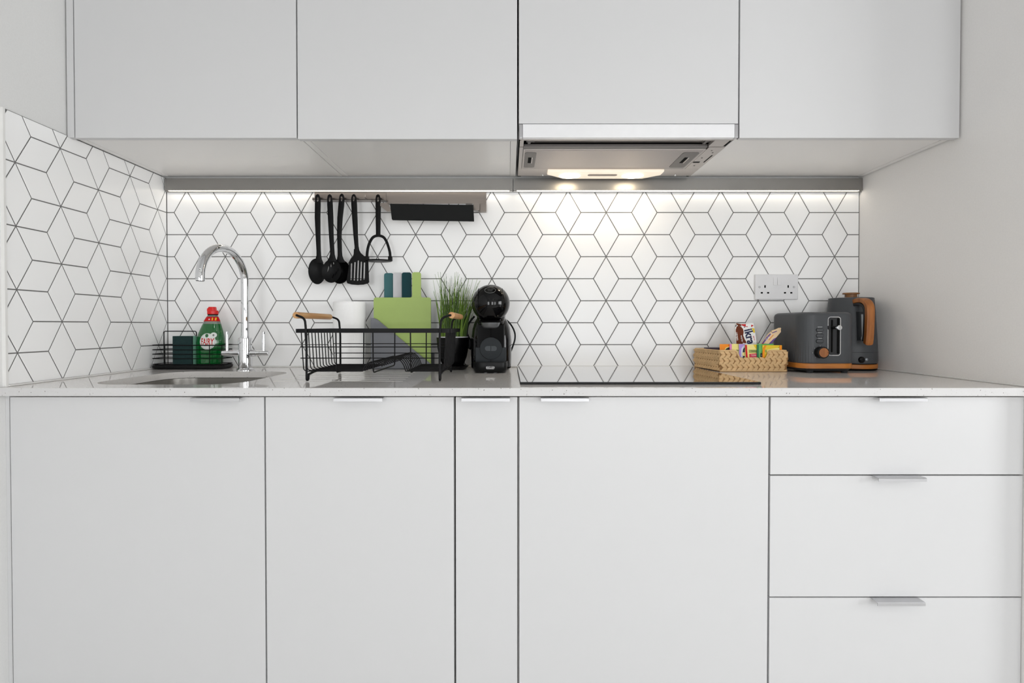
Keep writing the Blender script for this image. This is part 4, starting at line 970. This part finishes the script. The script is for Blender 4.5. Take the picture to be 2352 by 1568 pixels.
def sachet(u0, u1, vtop, depth, m_, lb, prints, roll=0, vbot=846):
    y = -.207+depth
    xa, zt_ = P(u0, vtop, y); xb, _ = P(u1, vtop, y); zb_ = WT+.008
    xm = (xa+xb)/2
    tt = thing('tea_sachet', lb, 'tea sachet', (xm, y, zb_), group='tea sachets in the basket')
    # a shallow pillow pouch with crimped edges
    g = G(); n = 10; W = xb-xa; H = zt_-zb_; fr_, bk_ = [], []
    for i in range(n+1):
        for j in range(n+1):
            p, q = i/n, j/n; d = .0016*min(1, 5*min(p, 1-p))*min(1, 5*min(q, 1-q))
            fr_.append(g.bm.verts.new((xa+W*p, y-d-.0002, zb_+H*q))); bk_.append(g.bm.verts.new((xa+W*p, y+d+.0002, zb_+H*q)))
    ix = lambda i, j: i*(n+1)+j
    for i in range(n):
        for j in range(n):
            g.bm.faces.new((fr_[ix(i, j)], fr_[ix(i+1, j)], fr_[ix(i+1, j+1)], fr_[ix(i, j+1)])); g.bm.faces.new((bk_[ix(i, j)], bk_[ix(i, j+1)], bk_[ix(i+1, j+1)], bk_[ix(i+1, j)]))
    ring = [ix(i, 0) for i in range(n)]+[ix(n, j) for j in range(n)]+[ix(i, n) for i in range(n, 0, -1)]+[ix(0, j) for j in range(n, 0, -1)]
    for a, b in zip(ring, ring[1:]+ring[:1]): g.bm.faces.new((fr_[a], fr_[b], bk_[b], bk_[a]))
    po = obj('pouch', g, m_, tt, ang=60)
    yp = y-.0022
    for k, (nm, pm_, sh) in enumerate(prints):
        if isinstance(sh, tuple):
            s_, size, u, v, xs_ = sh; x, z = P(u, v, yp); obj('lettering', textg(s_, size, face(x, yp-.0002*k, z), .0001, xs_), pm_, po)
        else: obj(nm, G().prism([P(u, v, yp) for u, v in sh], 'xz', yp-.0002*k, yp+.0006), pm_, po)
    return tt
def qp(*a): return [tuple(x) for x in a]
sachet(1653, 1690, 790, .0330, 'orangep', 'orange tea sachet with dark arch, leftmost in the basket', [('dark_arch', 'creamp', qp((1661.5, 812), (1663, 805), (1667, 798.5), (1673, 796), (1676, 796), (1676, 812))), ('dark_arch', 'blackp', qp((1663, 812), (1664.5, 805), (1668.5, 800), (1673, 797.5), (1676, 797.5), (1676, 812)))])
sachet(1676, 1712, 789.5, .0290, 'creamp', 'pale yellow tea sachet with a pink edge, beside the orange one', [('pink_edge', 'pinkp', qp((1676, 789.8), (1680.8, 789.8), (1680.8, 830), (1676, 830))), ('lettering', 'blackp', ('T', .008, 1692.5, 805, 1)), ('lettering', 'blackp', ('WI', .006, 1695.5, 805, .8))])
sachet(1697, 1727, 789.7, .0250, 'palep', 'lilac-edged tea sachet with dark arch, left of the red one', [('lilac_edge', 'lilacp', qp((1697, 790), (1713, 790), (1706, 795), (1702.5, 801), (1702, 830), (1699, 830))), ('dark_arch', 'blackp', qp((1706, 809), (1706.5, 803), (1709, 798.5), (1713, 797.5), (1713, 809))), ('cream_patch', 'creamp', qp((1705.5, 809), (1713, 809), (1713, 816.5), (1705.5, 816.5))), ('lettering', 'blackp', ('T', .006, 1709.5, 813, 1)), ('dark_patch', 'blackp', qp((1706.5, 817), (1714, 817), (1714, 830), (1706.5, 830))), ('lettering', 'whitep', ('F', .005, 1711, 820.5, 1))])
sachet(1711, 1748, 791, .0210, 'creamp', 'red and yellow fruit tea sachet in the notch of the basket', [('red_edge', 'redp', qp((1711.3, 791.5), (1715.5, 792), (1718, 830), (1714, 830))), ('gold_corner', 'goldp', qp((1731, 791.3), (1741, 791.3), (1741, 804), (1736, 800))), ('olive_patch', 'olivep', qp((1720, 803), (1740, 803), (1740, 810), (1720.3, 810))), ('lettering', 'blackp', ('TWINI', .0075, 1730.5, 806.5, .85)), ('red_patch', 'rosep', qp((1721, 812.5), (1740, 811), (1740, 830), (1721.5, 830))), ('lettering', 'whitep', ('Currant', .0066, 1731, 815.3, .72)), ('lettering', 'whitep', ('& Rasp', .0066, 1731, 821, .72))])
sachet(1738.5, 1777, 789.5, .0170, 'greenp', 'green tea sachet between the red and the yellow ones', [('dark_edge', 'dgreenp', qp((1738.8, 792), (1743, 791.5), (1742.5, 830), (1738.8, 830))), ('dark_patch', 'blackp', qp((1746.5, 811), (1751, 811), (1751, 830), (1746.5, 830))), ('lettering', 'whitep', ('L', .005, 1749, 815.5, 1)), ('lettering', 'whitep', ('e', .005, 1749.3, 821, 1))])
sachet(1751, 1796, 792.5, .0130, 'goldp', 'yellow tea sachet with orange edges, rightmost in the basket', [('orange_edge', 'orangep', qp((1751.5, 824), (1751.5, 808), (1753.5, 799), (1757.5, 793), (1761, 793), (1757.5, 800), (1756, 810), (1755.5, 830))), ('orange_edge', 'orangep', qp((1790.5, 793), (1795.6, 793), (1795, 812), (1791.5, 812))), ('pale_patch', 'creamp', qp((1762, 803), (1775, 800), (1790, 798), (1790, 812), (1760, 812))), ('olive_patch', 'olivep', qp((1757.5, 803), (1761, 803), (1761, 808.5), (1757.5, 808.5))), ('lettering', 'blackp', ('s', .006, 1788, 797.5, 1))])
# milk chocolate bar
yb2 = -.140
def ZB(u, v, y=yb2): return P(u, v, y)
cr = [ZB(1693, 846), ZB(1688.5, 757), ZB(1689, 749), ZB(1691, 741), ZB(1702, 743.2), ZB(1731, 741), ZB(1735, 760), ZB(1739, 789), ZB(1742, 846)]
cr = [(x, max(z, WT+.007)) for x, z in cr]
t = thing('chocolate_bar', 'brown and white wrapped chocolate bar standing at the back of the basket', 'chocolate bar', (cr[0][0]+.03, yb2, WT+.007))
wp = obj('wrapper', G().prism(cr, 'xz', yb2, yb2+.011, b=.0025), 'whitep', t)
yq = yb2-.0004
def pr2(nm, m_, pts, k): obj(nm, G().prism([P(u, v, yq) for u, v in pts], 'xz', yq-.0003*k, yq+.001), m_, wp)
pr2('brown_print', 'brownp', [(1690, 757), (1692, 750), (1696, 747.5), (1702, 750), (1706.5, 755), (1708, 762), (1707, 770), (1710, 778), (1714.5, 786), (1712.5, 788), (1709, 787.5), (1706, 786.5), (1705, 830), (1693.5, 830), (1691, 780)], 1)
pr2('fold', 'brownp', [(1690.2, 744), (1692, 742), (1701, 744), (1703, 749), (1696, 748)], 2)
pr2('dark_fold', 'blackp', [(1688.5, 751), (1690, 746), (1692.5, 747), (1689.5, 750)], 3)
pr2('red_print', 'redp', [(1700.5, 744.5), (1713, 744), (1712.5, 749), (1717.5, 749), (1717, 751), (1711, 749.5), (1706, 748)], 2)
pr2('red_print', 'redp', [(1725.5, 745.5), (1731, 747), (1725.5, 751)], 2)
pr2('gold_print', 'goldp', [(1727, 753), (1732.5, 754), (1734, 762), (1732, 765), (1729, 761)], 2)
pr2('navy_print', 'navy', [(1708, 750), (1712, 750), (1710, 752.5)], 3)
x_, z_ = P(1721.2, 772.5, yq); obj('lettering', textg('ikra', .0365, face(x_, yq-.0008, z_, math.radians(-76)), .0003, .92, bold=.0009), 'navy', wp)
x_, z_ = P(1692.8, 772, yq); obj('lettering', textg('utrem', .0120, face(x_, yq-.0010, z_, math.radians(-82)), .0002, .9, bold=.0001), 'whitep', wp)
x_, z_ = P(1703.8, 777, yq); obj('lettering', textg('surprise', .0075, face(x_, yq-.0010, z_, math.radians(-80)), .0002, .85, bold=.0001), 'whitep', wp)
x_, z_ = P(1732, 776, yq); obj('lettering', textg('barre', .0075, face(x_, yq-.0010, z_, math.radians(-76)), .0002, .9), 'rosep', wp)
# wafer bar leaning out to the right
y3 = -.155
def box3(pts, y0, y1): return G().prism([P(u, v, y3) for u, v in pts], 'xz', y0, y1, b=.0006)
t = thing('snack_bar', 'purple and peach snack bar leaning out of the basket towards the toaster', 'snack bar', (*[P(1757, 795, y3)[0]], y3, P(1757, 795, y3)[1]))
wb2 = obj('wrapper', box3([(1747, 796), (1770, 765.5), (1774, 762), (1793.5, 752.5), (1794, 762), (1783, 775), (1763, 796)], y3, y3+.016), 'peachp', t)
obj('purple_side', box3([(1757, 798), (1776.5, 778), (1779.5, 776.5), (1784, 774), (1766, 796), (1763, 800)], y3-.0012, y3+.004), 'violetp', wb2)
obj('purple_strip', box3([(1746.5, 794), (1762, 773.5), (1769.5, 766), (1771, 767), (1754, 788), (1749, 796)], y3-.0010, y3+.004), 'violetp', wb2)
obj('pale_flap', box3([(1771.5, 759.5), (1793, 752.3), (1794, 755), (1773, 763.5)], y3-.0020, y3+.004), 'peachp', wb2)
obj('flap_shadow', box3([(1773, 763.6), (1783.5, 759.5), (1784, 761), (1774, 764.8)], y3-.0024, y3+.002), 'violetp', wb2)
obj('fold_line', box3([(1765, 780), (1776, 768), (1777, 769), (1766, 781.5)], y3-.0008, y3+.002), 'orangep', wb2)
x_, z_ = P(1752.3, 789, y3); obj('red_seal', G().cyl((x_, y3-.0012, z_), .0022, .004, 'y', 16), 'redp', wb2)
x_, z_ = P(1762.5, 777.5, y3); obj('lettering', textg('Gal', .010, face(x_, y3-.0012, z_, math.radians(52)), .0002), 'whitep', wb2)
x_, z_ = P(1661, 0, 0)[0], 0
# a dark wrapped item lying low at the back left
xa, za = P(1618, 796, -.06); xb, zb = P(1653, 815, -.06)
pk = obj('snack_packet', G().box(xa, xb, -.075, -.052, WT+.008, za-.002, b=.003), mat('dark_wrap', (74, 62, 78), .3)); tag(pk, 'dark wrapped packet lying at the back left inside the basket', 'packet')

# ------------------------------------------------------------------ lamps and daylight
def area_l(name, loc, rot, sx, sy, power, col=(1, 1, 1)):
    l = bpy.data.lights.new(name, 'AREA'); l.shape = 'RECTANGLE'; l.size = sx; l.size_y = sy; l.energy = power; l.color = col
    o = bpy.data.objects.new(name, l); COL.objects.link(o); o.location = loc; o.rotation_euler = rot; return o
for i, (x0, x1, z0, z1) in enumerate(WINS):
    area_l('window_daylight', ((x0+x1)/2, RY-.18, (z0+z1)/2), (PI/2, 0, 0), x1-x0, z1-z0, 24.5, (.975, .985, .99))  # includes daylight for the added leftmost window
area_l('window_daylight', (RX+.15, -2.35, 1.22), (0, PI/2, 0), 1.25, 1.7, 66, (.975, .985, .99))  # daylight for the added side window, aimed at the left wall
# recessed ceiling lights of the room
for x, y in ((-.35, -2.6), (.9, -2.6), (2.2, -2.6), (-.35, -3.3), (.9, -3.3), (2.2, -3.3)):
    t = obj('ceiling_light', G().lathe([(.045, -.004), (.045, 0.0), (.002, .0)], (x, y, CZ-.001), 24), mat('lit_downlight', (255, 250, 240), .5, emit=(255, 248, 238), estr=8))
    tag(t, 'round recessed ceiling light, off the picture behind the viewer', 'ceiling light', 'recessed ceiling lights')
    l = bpy.data.lights.new('downlight', 'AREA'); l.shape = 'DISK'; l.size = .09; l.energy = 2; l.color = (1, .98, .95); l.spread = math.radians(150)
    o = bpy.data.objects.new('downlight', l); COL.objects.link(o); o.location = (x, y, CZ-.02)
# the two hood bulbs throw light down
for x in (.205, .415):
    l = bpy.data.lights.new('hood_lamp', 'SPOT'); l.energy = .45; l.spot_size = math.radians(150); l.spot_blend = .6; l.color = (1, .93, .83); l.shadow_soft_size = .02
    o = bpy.data.objects.new('hood_lamp', l); COL.objects.link(o); o.location = (x, -.088, ZH-.018)

W = bpy.data.worlds.new('world'); S.world = W; W.use_nodes = True
nt = W.node_tree; bg = nt.nodes['Background']
sky = nt.nodes.new('ShaderNodeTexSky'); sky.sky_type = 'HOSEK_WILKIE'; sky.turbidity = 4; sky.sun_direction = (.3, .5, .8)
nt.links.new(sky.outputs['Color'], bg.inputs['Color']); bg.inputs['Strength'].default_value = 1.0

vs = S.view_settings; vs.view_transform = 'Standard'; vs.look = 'None'; vs.gamma = 1; vs.exposure = 0.01; vs.use_curve_mapping = False
S.cycles.max_bounces = 10; S.cycles.diffuse_bounces = 6; S.cycles.glossy_bounces = 5; S.cycles.transmission_bounces = 8
S.cycles.use_denoising = True; S.cycles.sample_clamp_indirect = 6
